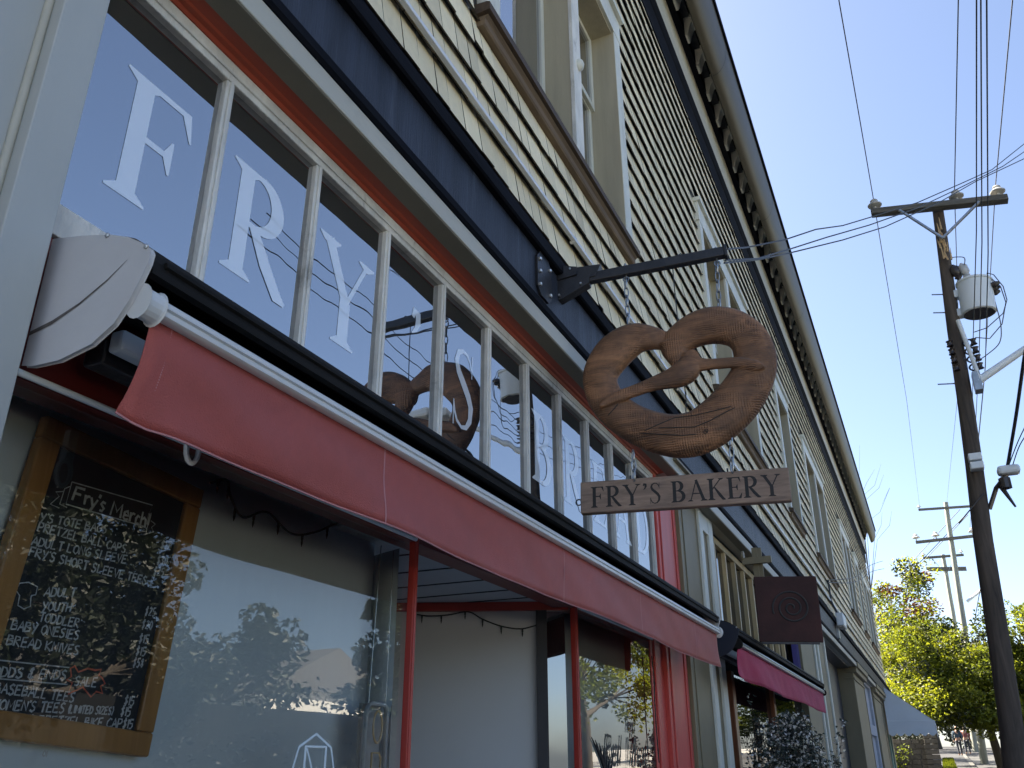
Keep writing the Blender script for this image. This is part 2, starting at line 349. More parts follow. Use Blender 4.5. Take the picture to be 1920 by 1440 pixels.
def ser(ch):
    """serif capital; returns polygons in em (cap height 1) and advance width"""
    if ch == 'F' or ch == 'E':
        p = stem(.17) + serif(.17, 0) + serif(.17, 1, s=-1) + [[(.17, 1-TN), (.60, 1-TN), (.60, 1), (.17, 1)]] + [[(.52, 1-TN), (.60, 1), (.635, .76), (.615, .76)]]
        p += [[(.17, .50), (.46, .50), (.46, .50+TN), (.17, .50+TN)]] + [[(.40, .525), (.47, .66), (.49, .66), (.49, .38), (.47, .38)]]
        if ch == 'E': p += [[(.17, 0), (.62, 0), (.62, TN), (.17, TN)]] + [[(.52, TN), (.62, 0), (.67, .25), (.65, .25)]]
        return p, .68
    if ch == 'R':
        return stem(.17) + serif(.17, 0) + serif(.17, 1, s=-1) + [[(.17, 1-TN), (.33, 1-TN), (.33, 1), (.17, 1)], [(.17, .47), (.33, .47), (.33, .47+TN), (.17, .47+TN)]] + bowl(.32, .47, 1, .24) + \
            vpath([(.30, .50), (.48, .24), (.66, .03), (.76, 0)], [.10, .135, .12, .035]) , .80
    if ch == 'P':
        return stem(.17) + serif(.17, 0) + serif(.17, 1, s=-1) + bowl(.30, .45, 1, .26), .66
    if ch == 'B':
        return stem(.17) + serif(.17, 0) + serif(.17, 1, s=-1) + [[(.17, 1-TN), (.31, 1-TN), (.31, 1), (.17, 1)], [(.17, .51), (.33, .51), (.33, .51+TN), (.17, .51+TN)], [(.17, 0), (.33, 0), (.33, TN), (.17, TN)]] + bowl(.30, .51, 1, .22) + bowl(.32, 0, .555, .27), .74
    if ch == 'D':
        return stem(.17) + serif(.17, 0) + serif(.17, 1, s=-1) + [[(.17, 1-TN), (.31, 1-TN), (.31, 1), (.17, 1)], [(.17, 0), (.31, 0), (.31, TN), (.17, TN)]] + bowl(.30, 0, 1, .44), .86
    if ch == 'A':
        return vpath([(.12, .02), (.42, 1.0)], [.045, .05]) + vpath([(.40, 1.0), (.72, .02)], [.12, .135]) + [[(.22, .33), (.60, .33), (.59, .33+TN), (.23, .33+TN)]] + serif(.11, 0, .25, sw=.05) + serif(.73, 0, .32), .86
    if ch == 'Y':
        return stem(.42, 0, .46) + serif(.42, 0) + vpath([(.12, .98), (.43, .44)], [.135, .125]) + vpath([(.72, .98), (.44, .44)], [.05, .05]) + serif(.13, 1, .32, s=-1) + serif(.72, 1, .26, s=-1, sw=.05), .84
    if ch == 'K':
        return stem(.17) + serif(.17, 0) + serif(.17, 1, s=-1) + vpath([(.20, .46), (.62, .98)], [.05, .05]) + serif(.63, 1, .24, s=-1, sw=.05) + vpath([(.33, .58), (.56, .22), (.70, .03), (.80, 0)], [.06, .135, .12, .04]), .84
    if ch == 'S':
        p = [(.50,.77),(.46,.89),(.38,.965),(.28,.975),(.17,.92),(.13,.80),(.18,.68),(.30,.57),(.42,.45),(.49,.33),(.47,.16),(.38,.05),(.27,.022),(.16,.07),(.10,.17),(.08,.27)]
        w = [.03,.04,.045,.05,.075,.10,.115,.125,.125,.115,.09,.06,.045,.045,.04,.03]
        return vpath(p, w) + [[(.49,.70),(.51,.70),(.52,1.0),(.50,1.0)], [(.065,.0),(.085,.0),(.09,.30),(.065,.30)]], .60
    if ch == "'":
        return vpath([(.10, .88), (.13, .97), (.20, .95), (.21, .86), (.17, .76), (.09, .69)], [.05, .09, .12, .10, .06, .015]), .30
    return [], .35
# chalk handwriting: strokes on a 4 x 6 grid
HW = {
'A': [[(0,0),(1.9,6),(4,-.2)],[(.7,2.2),(3.4,2.3)]], 'B': [[(0,0),(.2,6),(2.4,5.6),(2.9,4.4),(.3,3.2),(3.2,2.7),(3.3,.8),(0,0)]],
'C': [[(3.7,5),(2.2,6),(.4,4),(.3,1.6),(1.8,0),(3.6,.9)]], 'D': [[(0,0),(.2,6),(2.6,5.2),(3.6,3),(2.6,.8),(0,0)]],
'E': [[(3.4,6),(.3,5.8),(0,0),(3.4,.2)],[(.2,3.1),(2.8,3.2)]], 'F': [[(3.6,6),(.3,5.8),(0,0)],[(.2,3.1),(2.8,3.2)]],
'G': [[(3.6,5.2),(2,6),(.3,3.6),(.9,.6),(2.6,0),(3.6,1.6),(3.5,2.8),(2,2.7)]], 'H': [[(0,6),(.2,0)],[(3.5,6),(3.4,0)],[(.1,3),(3.5,3.2)]],
'I': [[(.5,6),(.5,0)]], 'K': [[(0,6),(.2,0)],[(3.2,6),(.2,2.8),(3.6,-.3)]], 'L': [[(.2,6),(0,.1),(3,.2)]],
'M': [[(0,0),(.4,6),(2.2,2),(4,6),(4.4,0)]], 'N': [[(0,0),(.2,6),(3.2,.1),(3.4,6)]], 'O': [[(1.8,6),(.2,4.2),(.3,1.4),(1.9,0),(3.5,1.6),(3.4,4.4),(1.8,6)]],
'P': [[(0,-.3),(.2,6),(2.8,5.6),(3.2,4),(2.4,2.9),(.2,2.6)]], 'R': [[(0,0),(.2,6),(2.8,5.6),(3,4),(.3,2.9),(3.6,-.3)]],
'S': [[(3.2,5.4),(1.8,6),(.4,4.8),(1,3.5),(2.8,2.4),(3,.9),(1.6,-.2),(0,.6)]], 'T': [[(0,5.8),(3.8,6)],[(1.9,5.9),(1.8,-.2)]],
'U': [[(.1,6),(.2,1.2),(1.6,0),(3.1,1),(3.3,6)]], 'V': [[(0,6),(1.7,0),(3.5,6)]], 'W': [[(0,6),(.9,0),(2.2,4.4),(3.4,0),(4.6,6)]],
'Y': [[(0,6),(1.6,3)],[(3.5,6),(1.2,-.8)]], 'Z': [[(.2,5.8),(3.4,6),(0,.2),(3.6,.2)]],
'1': [[(.4,6),(.4,0)]], '2': [[(.2,4.8),(1.4,6),(2.8,5),(2.2,3),(0,.2),(3.2,.3)]], '3': [[(.2,5.4),(1.8,6),(2.8,4.8),(1.2,3.2),(3,2),(2.2,.2),(0,.4)]],
'5': [[(3,6),(.6,5.8),(.4,3.4),(2.4,3.4),(2.9,1.6),(1.6,0),(0,.4)]], '7': [[(0,5.8),(3,6),(1,0)]], '0': [[(1.5,6),(.2,4),(.3,1.6),(1.6,0),(2.9,1.8),(2.8,4.4),(1.5,6)]],
'8': [[(2.6,5),(1.4,6),(.4,4.8),(2.6,1.8),(1.6,0),(.3,1.4),(2.6,4.6)]],
'$': [[(2.8,5),(1.5,5.6),(.4,4.4),(2.4,2.2),(1.8,.7),(.1,1)],[(1.7,6.8),(1.2,-.8)]], '&': [[(3,5.4),(1.2,5.8),(.5,4.4),(2,3.2),(.5,2.6),(.3,.8),(1.8,0),(3.2,1)],[(1.9,6.6),(1.7,-.7)]],
'(': [[(1.4,6.6),(.3,3),(1.4,-.6)]], ')': [[(.2,6.6),(1.3,3),(.2,-.6)]], '.': [[(.3,0),(.7,.2)]], "'": [[(.5,6.4),(.3,5)]], '!': [[(.6,6.4),(.4,1.6)],[(.3,.2),(.6,-.1)]],
'r': [[(.2,4),(.4,0)],[(.4,2.8),(1.2,4),(2,3.8)]], 'y': [[(.1,4),(1.3,.6)],[(2.6,4),(.6,-1.8)]], 's': [[(2,3.6),(1,4),(.4,3),(1.9,1.4),(1.2,0),(.1,.4)]],
'e': [[(.3,2),(2.2,2.2),(1.6,4),(.5,3.2),(.4,1),(1.4,0),(2.4,.7)]], 'c': [[(2.2,3.4),(1.2,4),(.3,2.4),(.7,.4),(2.2,.3)]], 'h': [[(.2,6.2),(.2,0)],[(.3,2.8),(1.4,4),(2.2,3),(2.3,0)]],
'a': [[(2.1,3.6),(1,4),(.2,2),(.8,0),(2,1.2),(2.2,3.8),(2.4,0)]], 't': [[(.9,5.6),(.9,.6),(1.8,0)],[(0,4),(1.9,4.1)]], 'd': [[(2.1,3.4),(1,4),(.2,2),(.8,0),(2,1.2),(2.3,6.2),(2.4,0)]], ' ': []}
ADV = {'I':1.6,'1':1.4,'.':1.3,"'":1.1,'!':1.6,'(':1.9,')':1.9,'M':5.2,'W':5.2,' ':2.4,'r':2.4,'y':3.0,'s':2.6,'e':2.9,'c':2.7,'h':2.9,'a':3.0,'t':2.3,'d':3.0}
def hand(mb, text, O, U, W, Nn, x, y, h, w=.004, jit=.12, m=0, squeeze=1.0, slant=0.0):
    """chalk writing on a plane: O origin, U right, W up, Nn out; x,y in metres, h cap height"""
    k = h/6.0; cx = x; rng = random.Random(hash(text) % 1000 + len(text)); cnt = 0
    for ch in text:
        for st in HW.get(ch, []):
            pts = [(cx + (px + slant*py + rng.uniform(-jit, jit))*k*squeeze, y + (py + rng.uniform(-jit, jit))*k) for px, py in st]
            for q in vpath(pts, [w*rng.uniform(.75, 1.2) for _ in pts]):
                cnt += 1; lift = .0012 + (cnt % 9)*.00007
                mb.face([O + U*a + W*b + Nn*lift for a, b in q], m)
        cx += ADV.get(ch, 4.4)*k*squeeze
    return cx
def lay(mb, polys, O, U, W, Nn, x, y, h, wscale=1.0, lift=.003, m=0, slant=0.0):
    for i, poly in enumerate(polys):
        a = sum(poly[j][0]*poly[(j+1) % len(poly)][1]-poly[(j+1) % len(poly)][0]*poly[j][1] for j in range(len(poly)))
        pp = poly if a > 0 else poly[::-1]
        mb.face([O + U*(x + (px + slant*py)*h*wscale) + W*(y + py*h) + Nn*(lift + i*.00004) for px, py in pp], m)

# ================================================================= GROUND
def gz(y): return 0.0 if y < 8 else (.0335*(y-8) if y < 95 else .0335*87)
def strip(name, x0, x1, dz, m, y0=-60, y1=400):
    mb = MB(); ys = [y0, 8] + [8 + (95-8)*i/10 for i in range(1, 11)] + [y1]
    for a, b in zip(ys[:-1], ys[1:]):
        mb.face([(x0, a, gz(a)+dz), (x1, a, gz(a)+dz), (x1, b, gz(b)+dz), (x0, b, gz(b)+dz)])
    return tag(mb.build(name, m), kind='structure')
strip('ground', -400, 400, -.16, M['grass'])
strip('road', 2.85, 11.0, -.14, M['asphalt'])
def slab(name, x0, x1, dz, m, y0, y1, t=.2):
    mb = MB(); ys = [y0] + [v for v in [8] + [8 + (95-8)*i/10 for i in range(1, 11)] if y0 < v < y1] + [y1]
    for a, b in zip(ys[:-1], ys[1:]):
        A = [(x0,a,gz(a)+dz),(x1,a,gz(a)+dz),(x1,b,gz(b)+dz),(x0,b,gz(b)+dz)]
        mb.face(A)
        mb.face([(x0,a,gz(a)+dz-t),(x0,a,gz(a)+dz),(x0,b,gz(b)+dz),(x0,b,gz(b)+dz-t)])
        mb.face([(x1,b,gz(b)+dz-t),(x1,b,gz(b)+dz),(x1,a,gz(a)+dz),(x1,a,gz(a)+dz-t)])
    return tag(mb.build(name, m), kind='structure')
slab('sidewalk', -1.5, 2.65, 0.0, M['concrete'], -60, 34); slab('upper_sidewalk', -1.5, 2.65, 0.0, M['pavement'], 34, 140)  # upper stretch gets the darkened tone in place of tree shade
slab('kerb', 2.65, 2.85, .004, M['kerbstone'], -60, 140)
slab('far_sidewalk', 11.0, 12.9, 0.0, M['pavement'], -60, 140); slab('bounce_lot', 13.9, 29, -.02, M['lot'], -60, 140)  # lot is pale ground added to bounce sunlight onto the facade
mb = MB(); mb.box(6.85, 6.97, -60, 8, -.136, -.132)
tag(mb.build('road_marking', M['gold']), kind='structure')

# ================================================================= THE BUILDING
B = thing('commercial_building', (0, 0, 0), 'long two storey shop building with cream shingles, navy band and bracketed cornice', 'building')
YE, YS = 36.3, -3.0
WIN = [(2.95, 5.43, [4.26]), (8.27, 11.05, [9.66]), (13.4, 14.85, []), (16.76, 20.1, [18.42]), (23.75, 26.3, [25.0]), (28.0, 29.3, []), (30.9, 34.0, [32.4])]
WZ0, WZ1 = 5.02, 7.36
# wall sheet behind the shingles, with window openings
mb = MB()
mb.box(-.10, .058, YS, YE, 3.6, WZ0+.02); mb.box(-.10, .058, YS, YE, WZ1-.1, 9.7)
ys = [YS] + [v for w in WIN for v in (w[0]+.1, w[1]-.1)] + [YE]
for i in range(0, len(ys), 2): mb.box(-.10, .058, ys[i], ys[i+1], WZ0+.02, WZ1-.1)
mb.build('upper_wall', M['darkint'], B)
mb = MB(); mb.box(-14, -.3, YE-.2, YE, -.2, 9.8); mb.box(-14, -13.8, YS, YE-.2, -.2, 9.8); mb.box(-13.8, -.1, YS, YS+.2, -.2, 9.8); mb.box(-.3, .05, YE-.2, YE, 3.6, 9.8)
mb.build('rear_wall', M['sidingtan'], B)
mb = MB(); mb.box(-14.2, .30, YS, YE+.1, 9.82, 9.95); mb.build('roof', M['roofing'], B)
mb = MB(); mb.box(-13.8, -.12, YS+.2, YE-.2, 3.9, 4.0); mb.build('upper_floor', M['darkint'], B)
# shingles
mb = MB(); rng = random.Random(3)
def shingle(y0, y1, zb, zt, dx, t):
    g = .0026; a, b = y0+g, y1-g; xb, xt = .060+.040+dx, .060+.006; th = .009
    zt2 = zt
    P = [(xb,a,zb),(xb,b,zb),(xt,b,zt2),(xt,a,zt2),(xb-th,a,zb),(xb-th,b,zb)]
    mb.face([P[0],P[1],P[2],P[3]], 0, t); mb.face([P[4],P[5],P[1],P[0]], 1, 1.01)
    mb.face([P[4],P[0],P[3]], 1, 1.01); mb.face([P[1],P[5],P[2]], 1, 1.01)
    mb.face([P[5],P[4],P[3],P[2]], 1, 1.01)
for k in range(24):
    zb = 4.19 + .2*k
    if zb > 8.74: break
    y = 1.6 + rng.uniform(0, .1)
    while y < YE:
        w = rng.choice([.09,.11,.13,.15,.17,.20]) * (1 if y < 20 else 1.6)
        y1 = min(y+w, YE)
        segs = [(y, y1)]
        if zb + .17 > WZ0 and zb < WZ1+.05:
            for (a, b, _) in WIN:
                ns = []
                for (s0, s1) in segs:
                    if s1 <= a or s0 >= b: ns.append((s0, s1))
                    else:
                        if s0 < a: ns.append((s0, a))
                        if s1 > b: ns.append((b, s1))
                segs = ns
        zz = zb + rng.uniform(-.006, .006) + (.016 if rng.random() < .04 else 0); t = rng.uniform(.86, 1.12)
        if rng.random() < .07: t *= .82
        zt = min(zz+.235, 8.86)
        if zb < WZ0 < zt and any(a-.05 < (y+y1)/2 < b+.05 for a, b, _ in WIN): zt = WZ0 - .004
        for (s0, s1) in segs:
            if s1-s0 > .012: shingle(s0, s1, zz, zt, rng.uniform(-.003, .003), t)
        y = y1
mb.build('shingle_wall', [M['shingle'], M['darkbutt']], B)
# storefront band, ledge, fascia
FX = .172
zF0, zF1 = at((893,480),'x',FX).z, at((923,480),'x',FX).z
zB0, zB1 = at((942,480),'x',FX).z, at((1015,480),'x',FX).z
XL = FX
while at((1030,480),'x',XL).z > zB1: XL += .001
zL1 = at((1050,480),'x',XL).z
YC = at((1264,882),'x',FX).y          # the bakery bay's fascia stops here, at the pilaster capital
mb = MB(); mb.box(-.06, FX, .55, YE, zF0, zF1-.001); mb.build('fascia', M['cream'], B, bevel=.004)
mb = MB(); mb.box(.088, FX-.006, 1.0, YE-.01, zF0-.004, zF0-.0005); mb.build('soffit', M['soffit'], B)  # thin board under the fascia, its shade painted in
mb = MB(); mb.extr([(-.06,zF1),(FX+.003,zF1),(FX+.014,zF1+.012),(FX+.014,zB0-.012),(FX+.003,zB0-.001),(-.06,zB0-.001)], .55, YE); mb.build('bead_moulding', M['ledge'], B)
mb = MB(); mb.box(-.06, FX, .55, YE+.02, zB0, zB1-.001); mb.build('navy_band', M['navy'], B)
mb = MB(); mb.extr([(-.06,zB1),(XL-.010,zB1),(XL,zB1+.008),(XL,zL1-.010),(XL-.008,zL1),(.060,zL1+.05),(-.06,zL1+.05)], .55, YE+.03); mb.build('navy_ledge', M['ledge'], B)
# conduit on the shingles
ZC = at((1097,480),'x',.115).z
mb = MB()
for i in range(0, 15):
    dz = .003*math.sin(i*1.7); mb.obox((.103, 1.7+i*2.44, ZC-.012), (.026,0,0), (0,2.436,dz), (0,0,.024))
    mb.box(.09, .131, 1.69+i*2.44, 1.715+i*2.44, ZC-.016, ZC+.016)
mb.build('conduit', M['conduit'], B, bevel=.003)
# cornice
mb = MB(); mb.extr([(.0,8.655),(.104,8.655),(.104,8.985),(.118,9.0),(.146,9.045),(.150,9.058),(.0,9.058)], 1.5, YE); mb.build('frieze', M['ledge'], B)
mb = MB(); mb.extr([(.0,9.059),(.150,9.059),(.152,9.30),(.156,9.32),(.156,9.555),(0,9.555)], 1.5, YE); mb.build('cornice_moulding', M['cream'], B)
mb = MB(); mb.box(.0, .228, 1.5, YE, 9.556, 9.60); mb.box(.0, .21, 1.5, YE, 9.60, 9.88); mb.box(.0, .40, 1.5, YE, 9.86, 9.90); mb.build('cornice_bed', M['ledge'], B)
prof = [(.375,9.46),(.39,9.44),(.41,9.445)]
for i in range(1, 11):
    a = math.radians(9*i); prof.append((.41 + .19*math.sin(a), 9.445 + .42*(1-math.cos(a))))
prof += [(.612,9.88),(.612,9.93),(.59,9.94),(.40,9.94),(.375,9.80)]
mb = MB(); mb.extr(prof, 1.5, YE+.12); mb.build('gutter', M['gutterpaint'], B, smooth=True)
mb = MB(); mb.extr([(.606,9.865),(.628,9.865),(.628,9.955),(.40,9.975),(.40,9.945),(.606,9.945)], 1.5, YE+.14); mb.build('drip_edge', M['ledge'], B)
for yj in [5.2, 8.7, 12.2, 15.9, 19.5, 23, 27, 31]:
    mb = MB(); pj = [(x+.004, z-.004) for x, z in prof[1:13]] 
    for a, b in zip(pj[:-1], pj[1:]): mb.face([(a[0],yj,a[1]),(b[0],yj,b[1]),(b[0],yj+.012,b[1]),(a[0],yj+.012,a[1])])
    mb.build('gutter_joint', M['darkpaint'], B)
bm_ = MB()
bp = [(.2285,9.557),(.250,9.550),(.268,9.575),(.285,9.65),(.315,9.725),(.372,9.76),(.372,9.858),(.2285,9.858)]
bm_.extr(bp, -.075, .075); bm_.box(.2285,.374,-.083,.083,9.80,9.859)
b0 = bm_.build('bracket', M['bracketpaint'], B)
b0.location = (0, 2.55, 0)
yk = 2.55 + .555; 
while yk < YE-.2:
    c = b0.copy(); COL.objects.link(c); c.parent = B; c.location = (0, yk, 0); yk += .555

# upper windows
def upper_window(y0, y1, muls, idx):
    W = MB()
    ci = .15
    # casing boards
    W.box(.0, .122, y0, y0+ci, WZ0+.09, WZ1-.2605); W.box(.0, .122, y1-ci, y1, WZ0+.09, WZ1-.2605)
    W.box(.0, .126, y0-.02, y1+.02, WZ1-.26, WZ1-.02)
    W.box(.0, .160, y0-.04, y1+.04, WZ1-.018, WZ1+.03)
    o = W.build('window', M['casing'], B, bevel=.003)
    r = MB()
    xi = -.13
    r.box(xi, -.001, y0+.06, y0+ci+.002, WZ0+.09, WZ1-.26); r.box(xi, -.001, y1-ci-.002, y1-.06, WZ0+.09, WZ1-.26)
    r.box(-.002, .116, y0+ci-.02, y0+ci+.002, WZ0+.09, WZ1-.262); r.box(-.002, .116, y1-ci-.002, y1-ci+.02, WZ0+.09, WZ1-.262)
    r.box(xi, .10, y0+ci, y1-ci, WZ1-.275, WZ1-.262)
    for mm in muls: r.box(xi, .09, mm, mm+.14, WZ0+.09, WZ1-.276)
    r.build('reveal', M['reveal'], o)
    if muls:
        f = MB()
        for mm in muls:
            f.box(.0905, .118, mm-.004, mm+.144, WZ0+.09, WZ1-.262)
        f.build('mullion', M['frame'] if idx == 0 else M['casing'], o, bevel=.002)
        if idx == 0:
            k = MB(); k.lathe((.122, muls[0]+.09, 5.93), [(.004,-.05),(.03,-.03),(.038,0),(.03,.03),(.01,.04)], 10); k.build('corbel', M['casing'], o, smooth=True)
    s = MB(); s.extr([(-.13,WZ0+.088),(.145,WZ0+.062),(.158,WZ0+.055),(.158,WZ0+.008),(.130,WZ0+.004),(.06,WZ0-.002),(-.13,WZ0-.002)], y0-.05, y1+.05)
    s.build('sill', M['brownsill'], o)
    s = MB(); s.extr([(.06,WZ0-.065),(.112,WZ0-.065),(.120,WZ0-.055),(.122,WZ0-.02),(.14,WZ0-.004),(.06,WZ0-.004)], y0-.03, y1+.03); s.build('apron', M['apronwood'], o)
    ed = [y0+ci] + [v for mm in muls for v in (mm, mm+.14)] + [y1-ci]
    for i in range(0, len(ed), 2):
        a, b = ed[i]+.003, ed[i+1]-.003; zA, zB = WZ0+.092, WZ1-.278
        f = MB(); zm = 6.35 if idx == 0 else (zA+zB)/2; parts = ((zA, zB, -.09),) if (idx == 0 and i == 0) else ((zm-.02, zB, -.075), (zA, zm+.02, -.105))
        for (p, q, xo) in parts:
            f.box(xo-.03, xo, a, a+.055, p, q); f.box(xo-.03, xo, b-.055, b, p, q); f.box(xo-.03, xo, a+.055, b-.055, q-.05, q); f.box(xo-.03, xo, a+.055, b-.055, p, p+.05)
        f.build('sash', M['casing'], o, bevel=.003)
        for (p, q, xo) in parts:
            g = MB(); g.face([(xo-.018,a+.05,p+.045),(xo-.018,b-.05,p+.045),(xo-.018,b-.05,q-.045),(xo-.018,a+.05,q-.045)]); g.build('pane', M['g_upper'], o)
for i, (a, b, c) in enumerate(WIN): upper_window(a, b, c, i)

# pilasters
def pilaster(y0, y1, xf=.06, cap=True, groove=True, base=0.0):
    p = MB(); p.box(-.25, xf, y0, y1, -.2, zF0-.002)
    if groove:
        p.box(xf, xf+.012, y0, y0+.06, 0, zF0-.006); p.box(xf, xf+.012, y1-.06, y1, 0, zF0-.006)
    o = p.build('pilaster', M['olive'], B, bevel=.004)
    if cap:
        c = MB(); c.box(-.1, FX+.03, y0-.03, y1+.03, zF0-.02, zF1); c.box(-.1, FX-.02, y0-.015, y1+.015, zF0-.12, zF0-.0205); c.box(-.1, xf+.03, y0-.01, y1+.01, zF0-.26, zF0-.22)
        c.build('capital', M['olive'], o, bevel=.005)
    return o
# near pilaster at the left edge of the picture
p = MB(); p.box(-.25, .06, .912, 1.018, -.2, zF0-.002); p.box(-.25, .012, .30, .911, -.2, zF0-.002)
po = p.build('pilaster', M['greypil'], B, bevel=.003); po['label'] = 'near grey pilaster at the left edge'
p = MB(); p.tube([(.016, .905, 0), (.016, .905, zF0-.01)], .010, 8); p.build('corner_bead', M['cream'], po, smooth=True)
# pilaster between the two shops
p = MB(); p.box(-.25, .06, 6.432, 7.66, -.2, zF0-.002); p.box(.06, .068, 6.52, 6.54, 0, 3.6)
po = p.build('pilaster', M['olive'], B, bevel=.004)
c = MB(); XC = FX+.03; c.box(-.1, XC, at((1271,880),'x',XC).y, at((1311,880),'x',XC).y, at((1290,885),'x',XC).z, zF1); c.build('capital', M['olive'], po, bevel=.004)
c = MB(); c.box(.0605, .085, 7.02, 7.14, 0, zF0-.006); c.box(.0605, .085, 7.36, 7.52, 0, zF0-.006); c.box(.0605, .082, 7.14, 7.36, zF0-.16, zF0-.01)
c.build('trim_strip', M['casing'], po, bevel=.003)
p = MB(); p.box(-.25, .06, 12.87, 16.1, -.2, zF0-.002); po = p.build('pilaster', M['olive'], B, bevel=.004)
c = MB()
for a in (14.3, 14.75, 15.8): c.box(.0605, .085, a, a+.14, 0, zF0-.006)
c.build('trim_strip', M['casing'], po, bevel=.003)
pilaster(21.35, 24.3); pilaster(27.6, 31.0); pilaster(31.25, 32.0, .05)

# ---------- bakery shopfront (bay between the two pilasters)
TR = MB()
TR.box(-.055, .010, 1.018, 5.915, 3.412, 3.474); TR.box(-.055, .012, 1.018, 5.915, 2.62, 2.70)
YM = [1.483 + .4395*i for i in range(-1, 11)]
for y in YM[1:]:
    TR.box(-.055, .006, y-.0165, y+.0165, 2.70, 3.412); TR.box(.006, .013, y-.007, y+.007, 2.70, 3.412)
TR.box(.0102, .017, 1.018, 5.915, 3.435, 3.474)
tro = TR.build('transom_window', M['frame'], B, bevel=.003)
rng = random.Random(5)
TILT = []
for i in range(11):
    a, b = max(YM[i]+.016, 1.0), YM[i+1]-.016
    sy, sz = rng.uniform(-.007, .007), rng.uniform(-.004, .004); yc = (a+b)/2; TILT.append((sy, sz, yc))
    fx = lambda y, z: -.014 + sy*(y-yc) + sz*(z-3.05)
    g = MB(); g.face([(fx(a,2.70),a,2.70),(fx(b,2.70),b,2.70),(fx(b,3.412),b,3.412),(fx(a,3.412),a,3.412)])
    g.build('pane', M['g_transom'], tro)
for i, ch in enumerate("FRY'S BREAD"):
    if ch == ' ': continue
    polys, adv = ser(ch); yc = YM[i] + .2197; sy, sz, y0_ = TILT[i]
    L = MB(); ws = 1.0; lay(L, polys, Vector((-.0129 - sy*y0_ - sz*3.05,0,0)), Vector((sy,1,0)), Vector((sz,0,1)), Vector((1,0,0)), yc - adv*.37*ws/2 + (.03 if ch == "'" else .02 if i == 0 else .005), 2.838, .372, ws, .0)
    o = L.build('painted_letter', M['g_letter'], tro); o['label'] = 'white letter ' + ch.replace("'", 'apostrophe') + ' on the transom glass'
mb = MB(); mb.extr([(-.05,3.475),(.020,3.475),(.026,3.486),(.042,3.487),(.047,3.494),(.066,3.495),(.071,3.501),(.087,zF0-.001),(-.05,zF0-.001)], 1.018, 5.98); mb.build('transom_moulding', M['orange'], B)
mb = MB(); mb.box(-.09, 0.0, 1.018, 5.9, 2.28, 2.619); mb.build('header', M['redheader'], B)
for a, b in ((1.018,2.645),(4.285,5.64)):
    mb = MB(); mb.tube([(.012, a, 2.286), (.012, b, 2.286)], .008, 8); mb.build('window_head_strip', M['tank'], B, smooth=True)
mb = MB(); mb.box(-.018, .008, 2.651, 2.671, -.1, 2.314); mb.tube([(.009,2.661,0),(.009,2.661,2.31)], .007, 8); mb.build('corner_post', M['redpost'], B, bevel=.006)
mb = MB(); mb.box(-.020, .008, 4.249, 4.277, -.1, 2.314); mb.tube([(.009,4.263,0),(.009,4.263,2.31)], .008, 8); mb.build('corner_post', M['redpost'], B, bevel=.006)
for a, b in ((1.018,2.64),(4.286,5.64)):
    mb = MB(); mb.box(-.06, .0, a, b, -.1, .55); mb.build('stall_riser', M['redpost'], B)
mb = MB(); mb.box(-.2, -.005, 5.64, 5.92, -.1, 2.62); mb.box(-.2, .024, 5.92, 6.431, -.1, 3.474)
for a in (5.70, 5.98, 6.36): mb.box(-.005 if a < 5.9 else .024, (.006 if a < 5.9 else .034), a, a+.06, -.1, 2.6 if a < 5.9 else 3.473)
mb.build('red_jamb', M['redjamb'], B, bevel=.006)
# shop glass
sw = MB(); sw.face([(-.012,1.018,.55),(-.012,2.640,.55),(-.012,2.640,2.27),(-.012,1.018,2.27)]); so = sw.build('shop_window', M['g_shop'], B)
sw = MB(); sw.face([(-.012,4.282,.55),(-.012,5.645,.55),(-.012,5.645,2.27),(-.012,4.282,2.27)]); so2 = sw.build('shop_window', M['g_shop'], B)
# display back walls, interior
YBD = at((686,1300), 'x', -.22).y
mb = MB(); mb.box(-.26, -.22, .80, YBD, .4, 2.62); mb.box(-.26, -.05, .80, .84, .4, 2.62); mb.build('window_backdrop', M['backdrop'], B)
mb = MB(); mb.box(-.22, -.18, 4.36, 5.95, .4, 2.62); mb.box(-.18, -.05, 5.90, 5.95, .4, 2.62); mb.build('window_backdrop', M['panelpale'], B)
mb = MB(); mb.box(-4, -3.9, .5, 6.4, -.2, 3.6); mb.box(-3.9, -.06, .4, .5, -.2, 3.6); mb.box(-4, -.06, .5, 6.4, 3.58, 3.6); mb.box(-3.9, -.2, 6.40, 6.45, -.2, 3.6); mb.build('interior_wall', M['panelgrey'], B)
mb = MB(); mb.box(-4, -.05, .5, 36, -.18, -.10); mb.build('shop_floor', M['darkint'], B)
mb = MB(); mb.box(-3.9,-.26,.5,2.60,2.63,2.66); mb.build('display_ceiling', M['ceiling'], B)
# recessed entry
EN = Vector((-1.0, -.42, 0)).normalized(); E0 = Vector((-.03, 4.25, 0))
mb = MB(); mb.box(-1.9, -.09, 2.45, 4.6, 2.312, 2.34)
ceil = mb.build('entry_ceiling', M['ceiling'], B)
mb = MB()
for q in ((803,1036),(868,1063),(925,1086),(970,1105),(1008,1119)):
    y = at(q, 'z', 2.31).y; mb.box(-1.85, at(q, 'z', 2.31).x, y-.006, y+.006, 2.3085, 2.3119)
mb.build('board_joint', M['darkpaint'], ceil)
pn = Vector((-EN.y, EN.x, 0))  # panel normal
if pn.y > 0: pn = -pn
mb = MB(); mb.obox(E0 + EN*.16 + Vector((0,0,.4)), EN*1.6, -pn*.03, Vector((0,0,1.87))); mb.build('entry_side_panel', M['panelgrey'], B)
mb = MB(); mb.obox(E0 + EN*.0 + Vector((0,0,2.268)), EN*1.75, pn*.03, Vector((0,0,.042))); mb.build('entry_header', M['redpost'], B)
